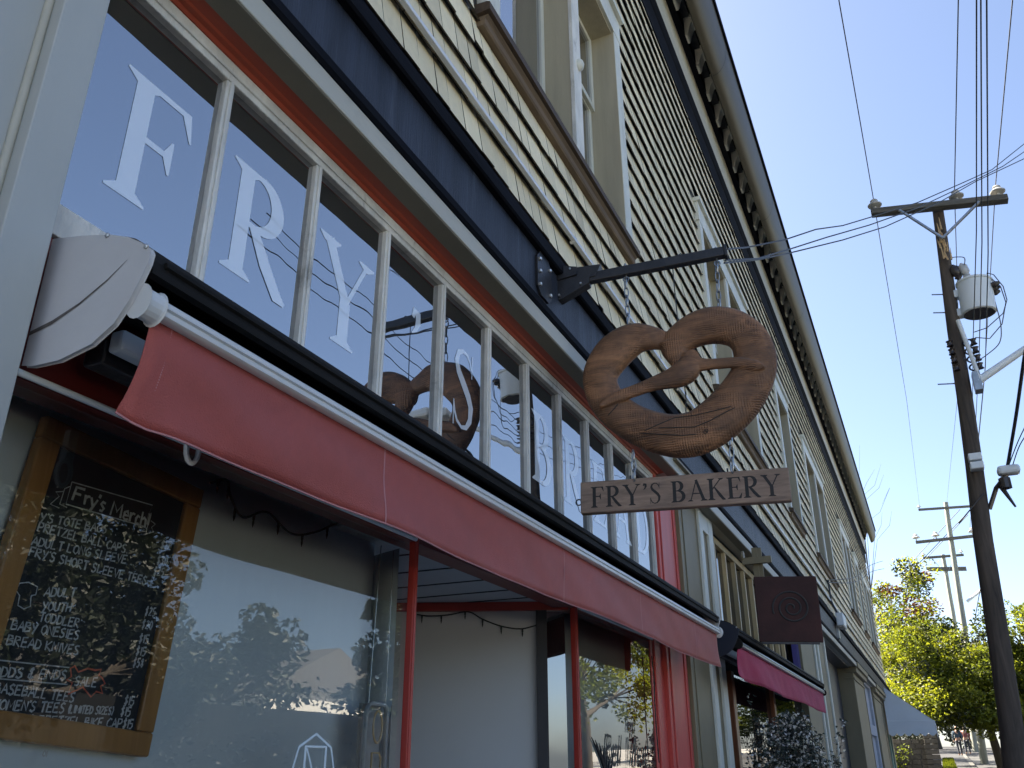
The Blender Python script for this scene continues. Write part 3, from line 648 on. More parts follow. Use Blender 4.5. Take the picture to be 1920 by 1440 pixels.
mb = MB(); mb.obox(E0 + EN*.11 + Vector((0,0,-.1)), EN*.055, pn*.035, Vector((0,0,2.367))); mb.build('entry_post', M['darkpaint'], B)
mb = MB(); mb.obox(E0 + EN*.02 + Vector((0,0,.5)), EN*.09, -pn*.006, Vector((0,0,1.766))); mb.build('side_pane', M['g_dark'], B)
EL = Vector((-1.0, .42, 0)).normalized(); L0 = Vector((-.03, 2.66, 0))
mb = MB(); a = L0 + EL*.05; b = L0 + EL*1.0; mb.face([a+Vector((0,0,.5)), b+Vector((0,0,.5)), b+Vector((0,0,2.27)), a+Vector((0,0,2.27))]); mb.build('side_pane', M['g_shop'], B)
mb = MB(); mb.box(-1.9, -1.84, 2.9, 3.9, -.1, 2.31); do = mb.build('entry_door', M['redpost'], B)
mb = MB(); mb.tube([(-1.80,3.05,.95),(-1.80,3.05,1.25)], .015); mb.build('door_handle', M['steel'], do)

# window lettering on right pane
mb = MB(); U = Vector((0,1,0)); W_ = Vector((0,0,1)); NX = Vector((1,0,0)); O = Vector((-.008,0,0))
hand(mb, 'Fry\'s', O, U, W_, NX, 5.06, 1.71, .085, .013, .05, slant=.35, squeeze=.8)
hand(mb, 'Red', O, U, W_, NX, 4.66, 1.540, .15, .019, .05, slant=.35, squeeze=1.0)
hand(mb, 'Wheat', O, U, W_, NX, 5.02, 1.535, .15, .019, .05, slant=.35, squeeze=1.05)
hand(mb, 'Bread', O, U, W_, NX, 4.92, 1.34, .12, .016, .05, slant=.3, squeeze=.9)
for i in range(7):
    a = .2+.17*i; mb.tube([(-.007, 4.76, 1.40), (-.007, 4.72-.02*i, 1.46+.02*i), (-.007, 4.74-.055*i+.06, 1.60+.012*i)], [.004,.009,.002], 5)
mb.build('window_lettering', M['blackink'], so2)
# round decal low in left window
mb = MB(); dc = at((585,1462), 'x', -.01)
pl = [(dc.y + .105*math.cos(math.radians(a)), dc.z + .118*math.sin(math.radians(a))) for a in range(0, 361, 45)]
for q in vpath(pl, .007): mb.face([(-.007, a, b) for a, b in q])
for q in vpath([(dc.y-.045,dc.z-.07),(dc.y-.045,dc.z+.085),(dc.y+.05,dc.z+.085),(dc.y+.05,dc.z-.07)], .010): mb.face([(-.0065, a, b) for a, b in q])
for q in vpath([(dc.y-.04,dc.z+.08),(dc.y+.04,dc.z-.06)], .006): mb.face([(-.006, a, b) for a, b in q])
mb.build('round_decal', M['palelogo'], so)

# ---------- second shop bay
mb = MB(); YB = [7.66] + [7.924+.468*i for i in range(0, 9)] + [12.2]
for i, y in enumerate(YB[1:-1]): mb.box(-.05, .010, y-.022, y+.022, 2.60, 3.40)
mb.box(-.05, .012, 7.66, 12.2, 3.40, 3.46); mb.box(-.05, .012, 7.66, 12.2, 2.52, 2.60)
t2 = mb.build('transom_window', M['gold'], B, bevel=.003)
rng = random.Random(8)
for a, b in zip(YB[:-1], YB[1:]):
    t_ = rng.uniform(-.004, .004)
    g = MB(); g.face([(-.03-t_,a+.02,2.60),(-.03+t_,b-.02,2.60),(-.03+t_,b-.02,3.40),(-.03-t_,a+.02,3.40)]); g.build('pane', M['g_dark'], t2)
mb = MB(); mb.box(-.3, .0, 7.66, 12.87, 3.4605, zF0-.001); mb.box(-.09, -.01, 7.66, 12.87, 2.30, 2.52); mb.build('header', M['ledge'], B)
for a, b in ((7.70,7.78),(8.1,8.22),(10.3,10.42)):
    mb = MB(); mb.box(-.06, .012, a, b, -.1, 2.3); mb.build('shop_door_frame', M['brown'], B, bevel=.006)
mb = MB(); mb.face([(-.03,7.66,.3),(-.03,12.87,.3),(-.03,12.87,2.3),(-.03,7.66,2.3)]); mb.build('shop_window', M['g_dark'], B)
mb = MB()
ys_ = [12.2 + .67*i/24 for i in range(25)]
for i, (a, b) in enumerate(zip(ys_[:-1], ys_[1:])):
    xa, xb = .02 + .02*math.sin(i*1.3), .02 + .02*math.sin((i+1)*1.3); mb.face([(xa,a,2.3),(xb,b,2.3),(xb,b,3.45),(xa,a,3.45)])
mb.build('purple_drape', M['purple'], B, smooth=True)
# third bay: recessed navy doorway
mb = MB(); mb.box(-.5, -.42, 16.1, 21.35, 2.62, 3.468); mb.box(-.5, -.25, 19.3, 21.35, -.1, 3.469); mb.box(-.5,-.38,16.1,16.4,-.1,3.469); mb.box(-.5, .0, 16.1, 21.35, 3.47, zF0-.001); mb.build('doorway_frame', M['doornavy'], B)
mb = MB(); mb.face([(-.415,16.4,2.64),(-.415,19.3,2.64),(-.415,19.3,3.42),(-.415,16.4,3.42)]); mb.face([(-.44,16.4,0),(-.44,19.3,0),(-.44,19.3,2.3),(-.44,16.4,2.3)]); mb.build('shop_window', M['g_dark'], B)
mb = MB()
for a in (17.1, 17.9, 18.6): mb.box(-.414, -.385, a, a+.06, 2.64, 3.42)
mb.box(-.414, -.30, 16.4, 19.6, 2.56, 2.64); mb.box(-.414, -.28, 16.4, 20.0, 2.30, 2.35); mb.build('doorway_transom', M['doornavy'], B, bevel=.004)
mb = MB(); mb.box(-.41, -.32, 16.5, 19.5, 2.36, 2.55); mb.build('transom_panel', M['curtain'], B)
for a, b in ((17.8,18.0),(19.0,19.25)):
    mb = MB(); mb.box(-.43,-.36, a, b, -.1, 2.3); mb.build('door_stile', M['olive'], B)
# fourth bay: pale curtained window
mb = MB(); mb.box(-.1, .02, 24.3, 24.7, -.1, zF0-.001); mb.box(-.1, .02, 27.2, 27.6, -.1, zF0-.001); mb.box(-.1, .02, 24.7, 27.2, 3.42, zF0-.001); mb.box(-.1, .03, 24.7, 27.2, 2.2, 2.45); mb.build('shopfront_frame', M['curtain'], B, bevel=.004)
mb = MB(); ys_ = [24.7 + 2.5*i/50 for i in range(51)]
for i, (a, b) in enumerate(zip(ys_[:-1], ys_[1:])):
    xa, xb = -.06 + .02*math.sin(i*1.1), -.06 + .02*math.sin((i+1)*1.1); mb.face([(xa,a,0),(xb,b,0),(xb,b,3.45),(xa,a,3.45)])
mb.build('pale_drape', M['curtain'], B, smooth=True)
mb = MB(); mb.box(-.1, .0, 32.0, YE, -.1, zF0-.001); mb.box(0, .03, 32.4, 32.7, 0, 2.4); mb.build('side_shopfront', M['olive'], B)
for a, b in ((33.0,33.4),(34.4,34.6)):
    mb = MB(); mb.box(.002, .05, a, b, 0, 2.4); mb.build('teal_post', M['teal'], B)
# flood light on the navy band
t = thing('wall_light', (.10, 18.3, 4.05), 'grey box floodlight fixed on the navy band below the shingles', 'light')
mb = MB(); mb.box(XL+.002, XL+.13, 17.3, 17.85, 3.85, 4.08); mb.build('housing', M['tank'], t, bevel=.015)
mb = MB(); mb.box(XL+.02, XL+.11, 17.35, 17.8, 3.835, 3.8495); mb.build('lens', M['porcelain'], t)
mb = MB(); mb.box(FX-.002, XL+.0015, 17.5, 17.7, zB0+.01, zB1-.01); mb.build('mount', M['steel'], t)
mb = MB(); mb.tube([(.12, 17.95, 4.8), (.12, 17.9, 4.4), (XL+.03, 17.6, 4.07)], .018); mb.build('supply_cable', M['wire'], t)

# ================================================================= AWNINGS
def awning(name, label, y0, y1, mplate, mhood, mtube, mval, vz, seed, hooks=(), seams=(), wavy=1.0):
    t = thing(name, (.0, y0, 2.55), label, 'awning')
    out = []
    for px in ((100,450),(150,444.5),(205,442),(240,447),(264,457),(278,466),(281,474),(276,492),(262,522),(240,563),(212,605),(170,643),(110,673),(60,684),(43,683)):
        q = at(px, 'y', 1.05); out.append((max(q.x, .014), q.z))
    mb = MB(); mb.extr(out, y0, y0+.012); o = mb.build('end_plate', mplate, t, bevel=.003)
    mb = MB(); mb.extr(out, y1-.012, y1); mb.build('end_plate', mplate, t)
    # screws
    mb = MB()
    for (x, z) in ((.19,2.566),(.312,2.506)): mb.lathe((x, y0+.001, z), [(.006,0),(.006,.004),(.003,.006)], 8, ax=(0,-1,0))
    mb.build('screw', M['bolt'], o)
    if seed == 1:
        mb = MB(); c = [(.016,2.372),(.08,2.385),(.15,2.412),(.22,2.452),(.265,2.487)]; w_ = [.010,.010,.006,.004,.001]
        for i in range(4):
            (a, b), (cc, d) = c[i], c[i+1]; mb.face([(a,y0-.0012,b-w_[i]/2),(cc,y0-.0012,d-w_[i+1]/2),(cc,y0-.0012,d+w_[i+1]/2),(a,y0-.0012,b+w_[i]/2)])
        mb.build('crease_line', M['crease'], o)
    # hood: curved sheet with thickness
    top = [(.014,2.596),(.10,2.587)] + [(.165 + .152*math.cos(math.radians(90-i*13)), 2.465 + .105*math.sin(math.radians(90-i*13))) for i in range(8)]
    inn = [(x-.004 if x > .1 else x, z-.008) for x, z in top]
    mb = MB(); mb.extr(top + inn[::-1], y0+.012, y1-.012); mb.build('hood', mhood, t)
    mb = MB(); mb.tube([(.17,y0+.03,2.47),(.17,y1-.03,2.47)], .052, 14)
    mb.tube([(.17,y0+.02,2.47),(.17,y1-.02,2.47)], .03, 10); mb.build('fabric_roll', mhood, t, smooth=True)
    mb = MB(); mb.tube([(.315,y0+.05,2.488),(.315,y1-.02,2.488)], .008, 6); mb.box(.296,.318, y0+.02,y1-.02, 2.455, 2.47); mb.build('hood_lip', mhood, t)
    # front bar
    cx, cz = .305, 2.398
    cz = 2.392
    prof = [(cx+.017*math.cos(math.radians(a)), cz+.008+.017*math.sin(math.radians(a))) for a in range(-10, 200, 15)]
    prof += [(cx-.018,cz-.008),(cx-.015,cz-.019),(cx+.014,cz-.021),(cx+.021,cz-.016),(cx+.021,cz-.007),(cx+.010,cz-.004),(cx+.010,cz+.003)]
    mb = MB(); mb.extr(prof, y0+.055, y1-.06); mb.build('front_bar', mtube, t, smooth=True)
    for ca, cb in ((y0+.0125, y0+.055), (y1-.06, y1-.0125)):
        mb = MB(); mb.extr([(cx+.028*math.cos(math.radians(a)), cz-.002+.033*math.sin(math.radians(a))) for a in range(0,360,20)], ca, cb); mb.build('bar_cap', mtube if seed != 2 else M['hoodblack'], t, bevel=.006)
    # folded arms under the hood
    for q in ((.06,.12,y0+.10,y0+1.2,2.33,2.39), (.13,.17,y0+.10,y0+1.0,2.35,2.40), (.06,.12,y1-1.4,y1-.10,2.33,2.39)):
        mb = MB(); mb.box(*q); mb.build('folding_arm', M['blackmetal'] if q[0] < .1 else M['tank'], t, bevel=.008)
    # valance cloth
    rng = random.Random(seed); ny = 160; nz = 10; v0, v1 = y0+.055, y1-.06; ph = [rng.uniform(0, 6) for _ in range(6)]
    vs = []; 
    for j in range(nz+1):
        f = j/nz
        for i in range(ny+1):
            y = v0 + (v1-v0)*i/ny; u = y - v0
            amp = wavy*f*(.35 + 1.6*math.exp(-u*1.1))
            dx = amp*(.016*math.sin(u*3.1 - f*2.6 + ph[0]) + .008*math.sin(u*7.3 + f*2.2 + ph[1])) + .004*f*math.sin(u*1.7+ph[2]) + .0075*math.sin(u*7.5+f*4.5+.8*math.sin(u*2))*math.exp(-u*.8)*min(1,f*3) + (.0012+.003*math.exp(-u))*math.sin(u*15-f*7+1.3*math.sin(u*3))*min(1,f*3)
            if u < .12: dx += -.02*(1-u/.12)*f
            z = cz - .018 - (cz-.018-vz)*f + f*(.006*math.sin(u*2.1+ph[3]))
            if u < .05 and f > .8: z += (.05-u)*.35*(f-.8)/.2
            vs.append((cx-.006+dx, y, z))
    fs = [(j*(ny+1)+i, j*(ny+1)+i+1, (j+1)*(ny+1)+i+1, (j+1)*(ny+1)+i) for j in range(nz) for i in range(ny)]
    mb = MB(); mb.add(vs, fs); vo = mb.build('valance', mval, t, smooth=True)
    so_ = vo.modifiers.new('thick', 'SOLIDIFY'); so_.thickness = .0025; so_.offset = 0
    # seams, hem
    mb = MB()
    for uy in seams:
        i = min(ny-1, max(0, round((uy-v0)/(v1-v0)*ny)))
        for j in range(nz):
            a = Vector(vs[j*(ny+1)+i]); b = Vector(vs[(j+1)*(ny+1)+i]); d = Vector((.0022,0,0))
            mb.face([a+d+Vector((0,-.003,0)), b+d+Vector((0,-.003,0)), b+d+Vector((0,.003,0)), a+d+Vector((0,.003,0))])
    for i in range(0, ny, 1):
        j = nz
        a = Vector(vs[j*(ny+1)+i]); b = Vector(vs[j*(ny+1)+i+1]); mb.tube([a, b], .0028, 5)
    if seed == 1:
        for j in range(nz*4):
            f = j/(nz*4); k = int(f*nz); a = Vector(vs[k*(ny+1)+1])*(1-(f*nz-k)) + Vector(vs[(k+1)*(ny+1)+1])*(f*nz-k)
            mb.box(a.x+.0016, a.x+.0026, v0+.052, v0+.054, a.z-.0035, a.z+.001)
    mb.build('seam', M['stitch'] if seed == 1 else mval, vo)
    for hy in hooks:
        mb = MB(); mb.torus((.19, hy, 2.195), .025, .0065, (0,1,0), (0,0,1), .75, 1.3); mb.box(.18,.20,hy-.012,hy+.012,2.222,2.30); mb.build('crank_eye', M['whitemetal'], t, smooth=True)
    return t
Yh = at((360,850), 'x', .19).y
awning('retractable_awning', 'retracted red canvas awning with white end plate and white front bar over the bakery window', 1.05, 6.31, M['plate'], M['hoodblack'], M['whitemetal'], M['valance'], 2.155, 1, hooks=(Yh,), seams=(1.98, 3.35, 4.45, 5.6))
awning('retractable_awning', 'retracted pink canvas awning with dark end plate over the second shop', 6.95, 12.6, M['navyplate'], M['hoodblack'], M['steel'], M['pinkcanvas'], 2.14, 2, wavy=1.3)
# white side awning at the far end
t = thing('shop_awning', (0, 31.9, 3.4), 'white canvas awning with scalloped valance at the far end of the building', 'awning')
zt, zf, xo_, ya, yb = 3.85, 2.76, 1.485, 32.0, 36.0
mb = MB(); mb.face([(.105,ya,zt),(xo_,ya,zf),(xo_,yb,zf),(.105,yb,zt)]); mb.face([(.105,ya,zf),(xo_,ya,zf),(.105,ya,zt)]); mb.face([(.105,yb,zf),(.105,yb,zt),(xo_,yb,zf)])
o = mb.build('canopy', M['whitecanvas'], t); o.modifiers.new('thick','SOLIDIFY').thickness = .01
def scallop(mb, P, U, L, n, h, dep):
    k = 8
    for i in range(n):
        for j in range(k):
            a, b = (i+j/k)/n, (i+(j+1)/k)/n
            za = h - dep*abs(math.sin(PI*(j/k))); zb_ = h - dep*abs(math.sin(PI*((j+1)/k)))
            mb.face([P+U*(L*a), P+U*(L*b), P+U*(L*b)+Vector((0,0,-h-dep+ (h-zb_)*0 + dep*(1-abs(math.sin(PI*(j+1)/k))))), P+U*(L*a)+Vector((0,0,-h-dep + dep*(1-abs(math.sin(PI*j/k)))))])
mb = MB(); scallop(mb, Vector((.105,ya-.01,zf)), Vector((1,0,0)), xo_-.105, 6, .36, .08); scallop(mb, Vector((xo_+.005,ya,zf)), Vector((0,1,0)), yb-ya, 16, .36, .08)
o = mb.build('valance', M['whitecanvas'], t); o.modifiers.new('thick','SOLIDIFY').thickness = .01
mb = MB(); mb.tube([(.105,ya-.012,zf),(xo_,ya-.012,zf)], .012, 6); mb.tube([(xo_,ya,zf),(xo_,yb,zf)], .014, 6); mb.build('frame_bar', M['tank'], t)

# ================================================================= HANGING SIGN
a0 = at((1019,518),'x',FX+.01); ae = hang((1362,472)); a1 = hang((1080,527))
BR = thing('sign_bracket', (FX, a0.y, a0.z), 'black iron wall bracket with long arm carrying the carved pretzel', 'bracket')
dirv = (ae - a1); L = dirv.length; dirv.normalize(); upv = HN.cross(dirv); upv = upv if upv.z > 0 else -upv
mb = MB(); mb.obox(a1 - HN*.022 - upv*.028 - dirv*.06, dirv*(L+.06), HN*.044, upv*.052); mb.build('arm', M['blackmetal'], BR, bevel=.004)
mb = MB(); mb.obox(ae - HN*.027 - upv*.034 - dirv*.012, dirv*.016, HN*.054, upv*.066); mb.build('arm_cap', M['blackmetal'], BR, bevel=.004)
yc = a0.y + .01; zc = a0.z
mb = MB(); pts = [(-.09,.0),(-.09,.08),(-.05,.125),(.05,.125),(.09,.08),(.09,-.09),(.05,-.125),(-.05,-.125),(-.09,-.09)]
vs = [(FX+.0005, yc+p, zc+q) for p, q in pts] + [(FX+.013, yc+p, zc+q) for p, q in pts]; n = len(pts)
mb.add(vs, [tuple(range(n, 2*n))[::-1], tuple(range(n))] + [(i, (i+1)%n, (i+1)%n+n, i+n) for i in range(n)]); mb.build('wall_plate', M['blackmetal'], BR)
def hplate(mb, pxs, th_):
    P = [hang(p) for p in pxs]; n = len(P); F_ = [p - HN*th_ for p in P]; K_ = [p + HN*th_ for p in P]
    mb.add(F_ + K_, [tuple(range(n)), tuple(range(2*n-1, n-1, -1))] + [(i, i+n, (i+1)%n+n, (i+1)%n) for i in range(n)])
mb = MB(); hplate(mb, ((1021,503),(1084,507),(1084,521),(1021,540)), .040)
hplate(mb, ((1013,535),(1108,519),(1106,535),(1056,565),(1041,570),(1028,566),(1013,548)), .030)
hplate(mb, ((1070,508),(1128,500),(1118,522),(1070,530)), .028)
mb.build('gusset', M['blackmetal'], BR)
for (p, q) in ((-.065,.07),(-.065,0.0),(-.065,-.075),(.065,.07),(.065,-.075)): mb = MB(); mb.lathe((FX+.013, yc+p, zc+q), [(.011,0),(.011,.008),(.006,.012)], 6, ax=(1,0,0)); mb.build('bolt', M['bolt'], BR)
for px in ((1037,511),(1072,511),(1092,538),(1052,560)): mb = MB(); mb.lathe(hang(px) - HN*.040, [(.006,-.012),(.006,.005)], 6, ax=-HN); mb.build('bolt', M['bolt'], BR)
mb = MB()
for px in ((1173,508),(1343,478)):
    mb = MB(); p = hang(px); mb.lathe(p, [(.005,-.05),(.005,.045)], 6); mb.lathe(p, [(.010,.022),(.010,.034)], 6)
    mb.torus(p + Vector((0,0,-.05)), .014, .0035, HU, (0,0,1))
    mb.build('eye_bolt', M['steel'], BR)

def chain(name, p, q, label, n, group='chains holding the hanging signs'):
    p, q = Vector(p), Vector(q); d = q - p; l = d.length/n; d.normalize()
    a = HU; b = HN
    mb = MB()
    for i in range(n):
        c = p + d*(l*(i+.5)); ww = (a*math.cos(.6) + b*math.sin(.6)) if i % 2 else (b*math.cos(.6) - a*math.sin(.6))
        mb.torus(c, .5, .0042, ww, d, .022, l*1.28, 14)
    return tag(mb.build(name, M['steel'], smooth=True), label, 'chain', group)
chain('chain', hang((1173,523)), hang((1178,607)), 'steel chain from the bracket to the left lobe of the pretzel', 5)
chain('chain', hang((1343,492)), hang((1349,582)), 'steel chain from the bracket tip to the right lobe of the pretzel', 5)
chain('chain', hang((1187,846)), hang((1189,900)), 'short steel chain from the pretzel to the left end of the name board', 3)
chain('chain', hang((1370,815)), hang((1373,884)), 'short steel chain from the pretzel to the right end of the name board', 3)
p0, p1 = hang((1260,498), .03), hang((1266,600), .03)
mb = MB(); mb.tube([hang((1262,478),.03), hang((1275,470),.03), hang((1290,478),.03)], .003, 6)
mb.tube([p0, p0*.5+p1*.5+Vector((.004,0,0)), hang((1284,740), .05), hang((1284,775),.05), hang((1278,815),.05)], .0028, 6)
tag(mb.build('sign_cable', M['wire'], smooth=True), 'thin dark cable hanging from the bracket arm behind the pretzel', 'cable')

# pretzel body
RING = [(812,345,150),(720,325,185),(600,322,235),(490,370,275),(390,455,295),(315,560,285),(285,660,285),(310,775,290),(385,890,300),(500,985,305),(640,1060,320),(790,1108,335),(940,1125,355),(1090,1095,365),(1230,1010,380),(1350,905,390),(1455,780,385),(1530,640,370),(1556,500,362),(1515,360,335),(1420,262,300),(1300,222,295),(1180,222,290),(1060,258,270),(960,320,250),(895,400,235),(900,470,180)]
LARM = [(1015,455,110),(1030,520,170),(1010,600,205),(940,655,190),(850,690,150),(750,722,118),(650,760,100),(560,795,95),(470,830,95),(395,862,80),(335,900,56),(303,930,16)]
RARM = [(1040,545,150),(1110,565,112),(1190,567,90),(1290,562,86),(1390,560,88),(1480,575,92),(1550,592,88),(1600,602,66),(1632,604,20)]
STEM_ = [(880,360,220),(905,450,200),(950,520,170),(1000,580,190)]
def c5(x, y): return (1060 + x/4.364, 560 + y/4.364)
def sweep(mb, path, off, flat=.62, dmin=.0, offs=None):
    # smooth by Catmull-Rom
    P = [Vector(p) for p in path]; Q = []
    for i in range(len(P)-1):
        a, b, c, d = P[max(i-1,0)], P[i], P[i+1], P[min(i+2, len(P)-1)]
        for k in range(4):
            t = k/4; Q.append(.5*((2*b)+(c-a)*t+(2*a-5*b+4*c-d)*t*t+(3*b-a-3*c+d)*t**3))
    Q.append(P[-1]); seg = 18; vs = []; n = len(Q)
    for i, q in enumerate(Q):
        d = Q[min(i+1,n-1)] - Q[max(i-1,0)]; d = Vector((d.x, d.y)).normalized(); pr = Vector((-d.y, d.x))
        w = q.z/2; o = off if offs is None else off + offs*(i/(n-1))
        A, Bq = hang(c5(q.x-pr.x*w, q.y-pr.y*w)), hang(c5(q.x+pr.x*w, q.y+pr.y*w))
        c = (A+Bq)/2; ax = (Bq-A)/2; dep = max(ax.length*flat, dmin)
        for k in range(seg):
            a = 2*PI*k/seg; ca, sa = math.cos(a), math.sin(a)
            vs.append(c + ax*(abs(ca)**.85*(1 if ca > 0 else -1)) + HN*(dep*(abs(sa)**.85)*(1 if sa > 0 else -1) + o))
    fs = [(i*seg+k, i*seg+(k+1)%seg, (i+1)*seg+(k+1)%seg, (i+1)*seg+k) for i in range(n-1) for k in range(seg)]
    fs += [tuple(range(seg-1,-1,-1)), tuple(range((n-1)*seg, n*seg))]
    mb.add(vs, fs)
PZ = MB(); sweep(PZ, RING, 0.0, .60, .03); sweep(PZ, STEM_, -.012, .6, .03); sweep(PZ, LARM, -.030, .62, .012, offs=-.036); sweep(PZ, RARM, -.034, .6, .012, offs=-.036)
pc = hang((1275,715))
tmp = PZ.build('pretzel_tmp', M['pretzel'])
rm = tmp.modifiers.new('r', 'REMESH'); rm.mode = 'VOXEL'; rm.voxel_size = .0052; rm.use_smooth_shade = True
sm = tmp.modifiers.new('s', 'SMOOTH'); sm.iterations = 3; sm.factor = .5
dg = bpy.context.evaluated_depsgraph_get(); me = bpy.data.meshes.new_from_object(tmp.evaluated_get(dg)); bpy.data.objects.remove(tmp)
me.name = 'pretzel_sign'; me.materials.clear(); me.materials.append(M['pretzel'])
for v in me.vertices: v.co -= pc
me.polygons.foreach_set('use_smooth', [True]*len(me.polygons))
pz = bpy.data.objects.new('pretzel_sign', me); pz.location = pc; COL.objects.link(pz)
tag(pz, 'large carved brown wooden pretzel hanging by chains from the black bracket', 'shop sign')
# carved cracks in lower right of the pretzel
mb = MB()
for path in ([(640,1085),(760,1030),(890,975),(1060,955),(1230,915),(1400,870)], [(760,1058),(900,1055),(1060,1050),(1180,1000),(1310,930),(1410,880)], [(600,1100),(760,1110),(960,1120),(1110,1105)], [(285,945),(330,910),(400,868),(440,830)], [(345,935),(400,900),(440,850)]):
    pts = []
    for q in path:
        h = hang(c5(*q)); dr = (h - CAM).normalized()
        # drop on the surface
        ok, loc, nn, _ = pz.ray_cast(CAM - pc, dr) if False else (False, None, None, None)
        pts.append(h)
    mb.v = mb.v
CR = pts
bvh = None
from mathutils.bvhtree import BVHTree
bvh = BVHTree.FromPolygons([v.co + pc for v in me.vertices], [tuple(p.vertices) for p in me.polygons])
for path in ([(640,1085),(760,1030),(890,975),(1060,955),(1230,915),(1400,870)], [(760,1058),(900,1055),(1060,1050),(1180,1000),(1310,930),(1410,880)], [(600,1100),(760,1110),(960,1120),(1110,1105)], [(345,960),(400,900),(440,850)]):
    pts = []
    for i in range(len(path)-1):
        for k in range(6):
            t = k/6; q = (path[i][0]*(1-t)+path[i+1][0]*t, path[i][1]*(1-t)+path[i+1][1]*t)
            d = ray(c5(*q)).normalized(); loc, nn, _, _ = bvh.ray_cast(CAM, d)
            if loc: pts.append(loc + nn*.0002)
    if len(pts) > 2: mb.tube(pts, [.0004]+[.0028]*(len(pts)-2)+[.0004], 5)
kd = ray(c5(1150,1085)).normalized(); loc, nn, _, _ = bvh.ray_cast(CAM, kd)
if loc: mb.torus(loc, .010, .0018, nn.orthogonal(), nn.cross(nn.orthogonal()), 1.2, .8); mb.torus(loc, .004, .0015, nn.orthogonal(), nn.cross(nn.orthogonal()))
o = mb.build('crack', M['carved'], pz)

# name board
TL, TRr, BL, BRr = hang((1088,906.6)), hang((1478,873)), hang((1088.6,963)), hang((1485,938))
NB = thing('name_board', BL, 'weathered wooden board carved with the bakery name, hanging under the pretzel', 'shop sign')
mb = MB(); e = BRr - BL; ew = e.normalized(); h_ = ((TL-BL).length + (TRr-BRr).length)/2; up = (TL - BL).normalized()
mb.obox(BL, e, up*h_, HN*.045); mb.build('board', M['boardwood'], NB, bevel=.005)
mb = MB(); cx_ = .050; tl_ = sum(ser(c)[1] + .04 for c in "FRY'S BAKERY"); H = .1; wsc = (e.length-.085)/(tl_*H)
for ch_ in "FRY'S BAKERY":
    polys, adv = ser(ch_); mb = MB()
    lay(mb, polys, BL, ew, up, -HN, cx_, .024 + (.0), H, wsc, .0007)
    cx_ += (adv + .04)*H*wsc
    if polys: mb.build('carved_letter', M['carved'], NB)
mb = MB(); mb.torus(BL + up*.06 - ew*.012 + HN*.02, .014, .0035, ew, up)
for f in (.25, .72): mb.torus(BL + ew*(e.length*f) + up*(h_+.008) + HN*.022, .012, .0035, HN, up)
mb.build('screw_eye', M['blackmetal'], NB)

# ================================================================= SPIRAL SIGN
c0, c1, c2, c3 = at((1413,1081),'y',8.3), at((1530,1080),'y',8.42), at((1546,1200),'y',8.42), at((1424,1203),'y',8.3)
SG = thing('spiral_sign', (c3.x, 8.3, c3.z), 'square rust brown metal sign with a raised spiral, projecting above the pink awning', 'shop sign')
mb = MB(); u = c1 - c0; dn = c3 - c0; nb = Vector((-.2,1,0)).normalized()
mb.obox(c3, u, -dn, nb*.06); mb.build('panel', M['rust'], SG, bevel=.006)
mb = MB(); ctr = c0 + u*.56 + dn*.49; un = u.normalized(); dnn = -dn.normalized(); pts = []
for i in range(90):
    th = 2*PI*2.6*i/89; r = .015 + .155*(i/89)**1.0; pts.append(ctr + un*(r*math.cos(th-.3)) + dnn*(r*math.sin(th-.3)*.95) - nb*.003)
mb.tube(pts, .0085, 6); mb.build('spiral', M['darkpaint'], SG, smooth=True)
mb = MB()
for f in (.05, .12): mb.obox(c0 + u*f + Vector((-.03,.05,0)), Vector((.05,0,0)), Vector((0,.02,0)), Vector((0,0,.28)))
mb.obox(Vector((.175,8.3,c0.z+.12)), Vector((c0.x+.1-.1,0,0)), Vector((0,.05,0)), Vector((0,0,.06))); mb.lathe((.175,8.33,c0.z+.20), [(.05,0),(.05,.02)], 12, ax=(1,0,0))
mb.build('hanger', M['olive'], SG)
mb = MB(); mb.obox(c3 + Vector((.02,.0,-.02)), u*.9, nb*.03, Vector((0,0,.018))); mb.build('lower_bar', M['blackmetal'], SG)

# ================================================================= CHALK MENU
bx = -.185
TLb, TRb, BRb = at((75,825),'x',bx), at((380,920),'x',bx), at((275,1420),'x',bx)
upb = (TRb - BRb); hb = upb.length; upb.normalize(); Ub = Vector((0, upb.z, -upb.y)); wb = (TRb-TLb).length*1.0
Ob = BRb - Ub*wb
CB = thing('chalkboard_menu', Ob, 'framed chalkboard of bakery merchandise prices hung inside the shop window', 'chalkboard')
fw = .055
mb = MB(); NXb = Vector((1,0,0))
for (o_, u_, w_) in ((Ob, Ub*wb, upb*fw), (Ob + upb*(hb-fw), Ub*wb, upb*fw), (Ob + upb*fw, Ub*fw, upb*(hb-2*fw)), (Ob + upb*fw + Ub*(wb-fw), Ub*fw, upb*(hb-2*fw))):
    mb.obox(o_ - NXb*.022, u_, w_, NXb*.03)
mb.build('frame', M['chalkwood'], CB, bevel=.005)
mb = MB(); mb.obox(Ob + upb*(fw-.004) + Ub*(fw-.004) - NXb*.012, Ub*(wb-2*fw+.008), upb*(hb-2*fw+.008), NXb*.008); mb.build('slate', M['slate'], CB)
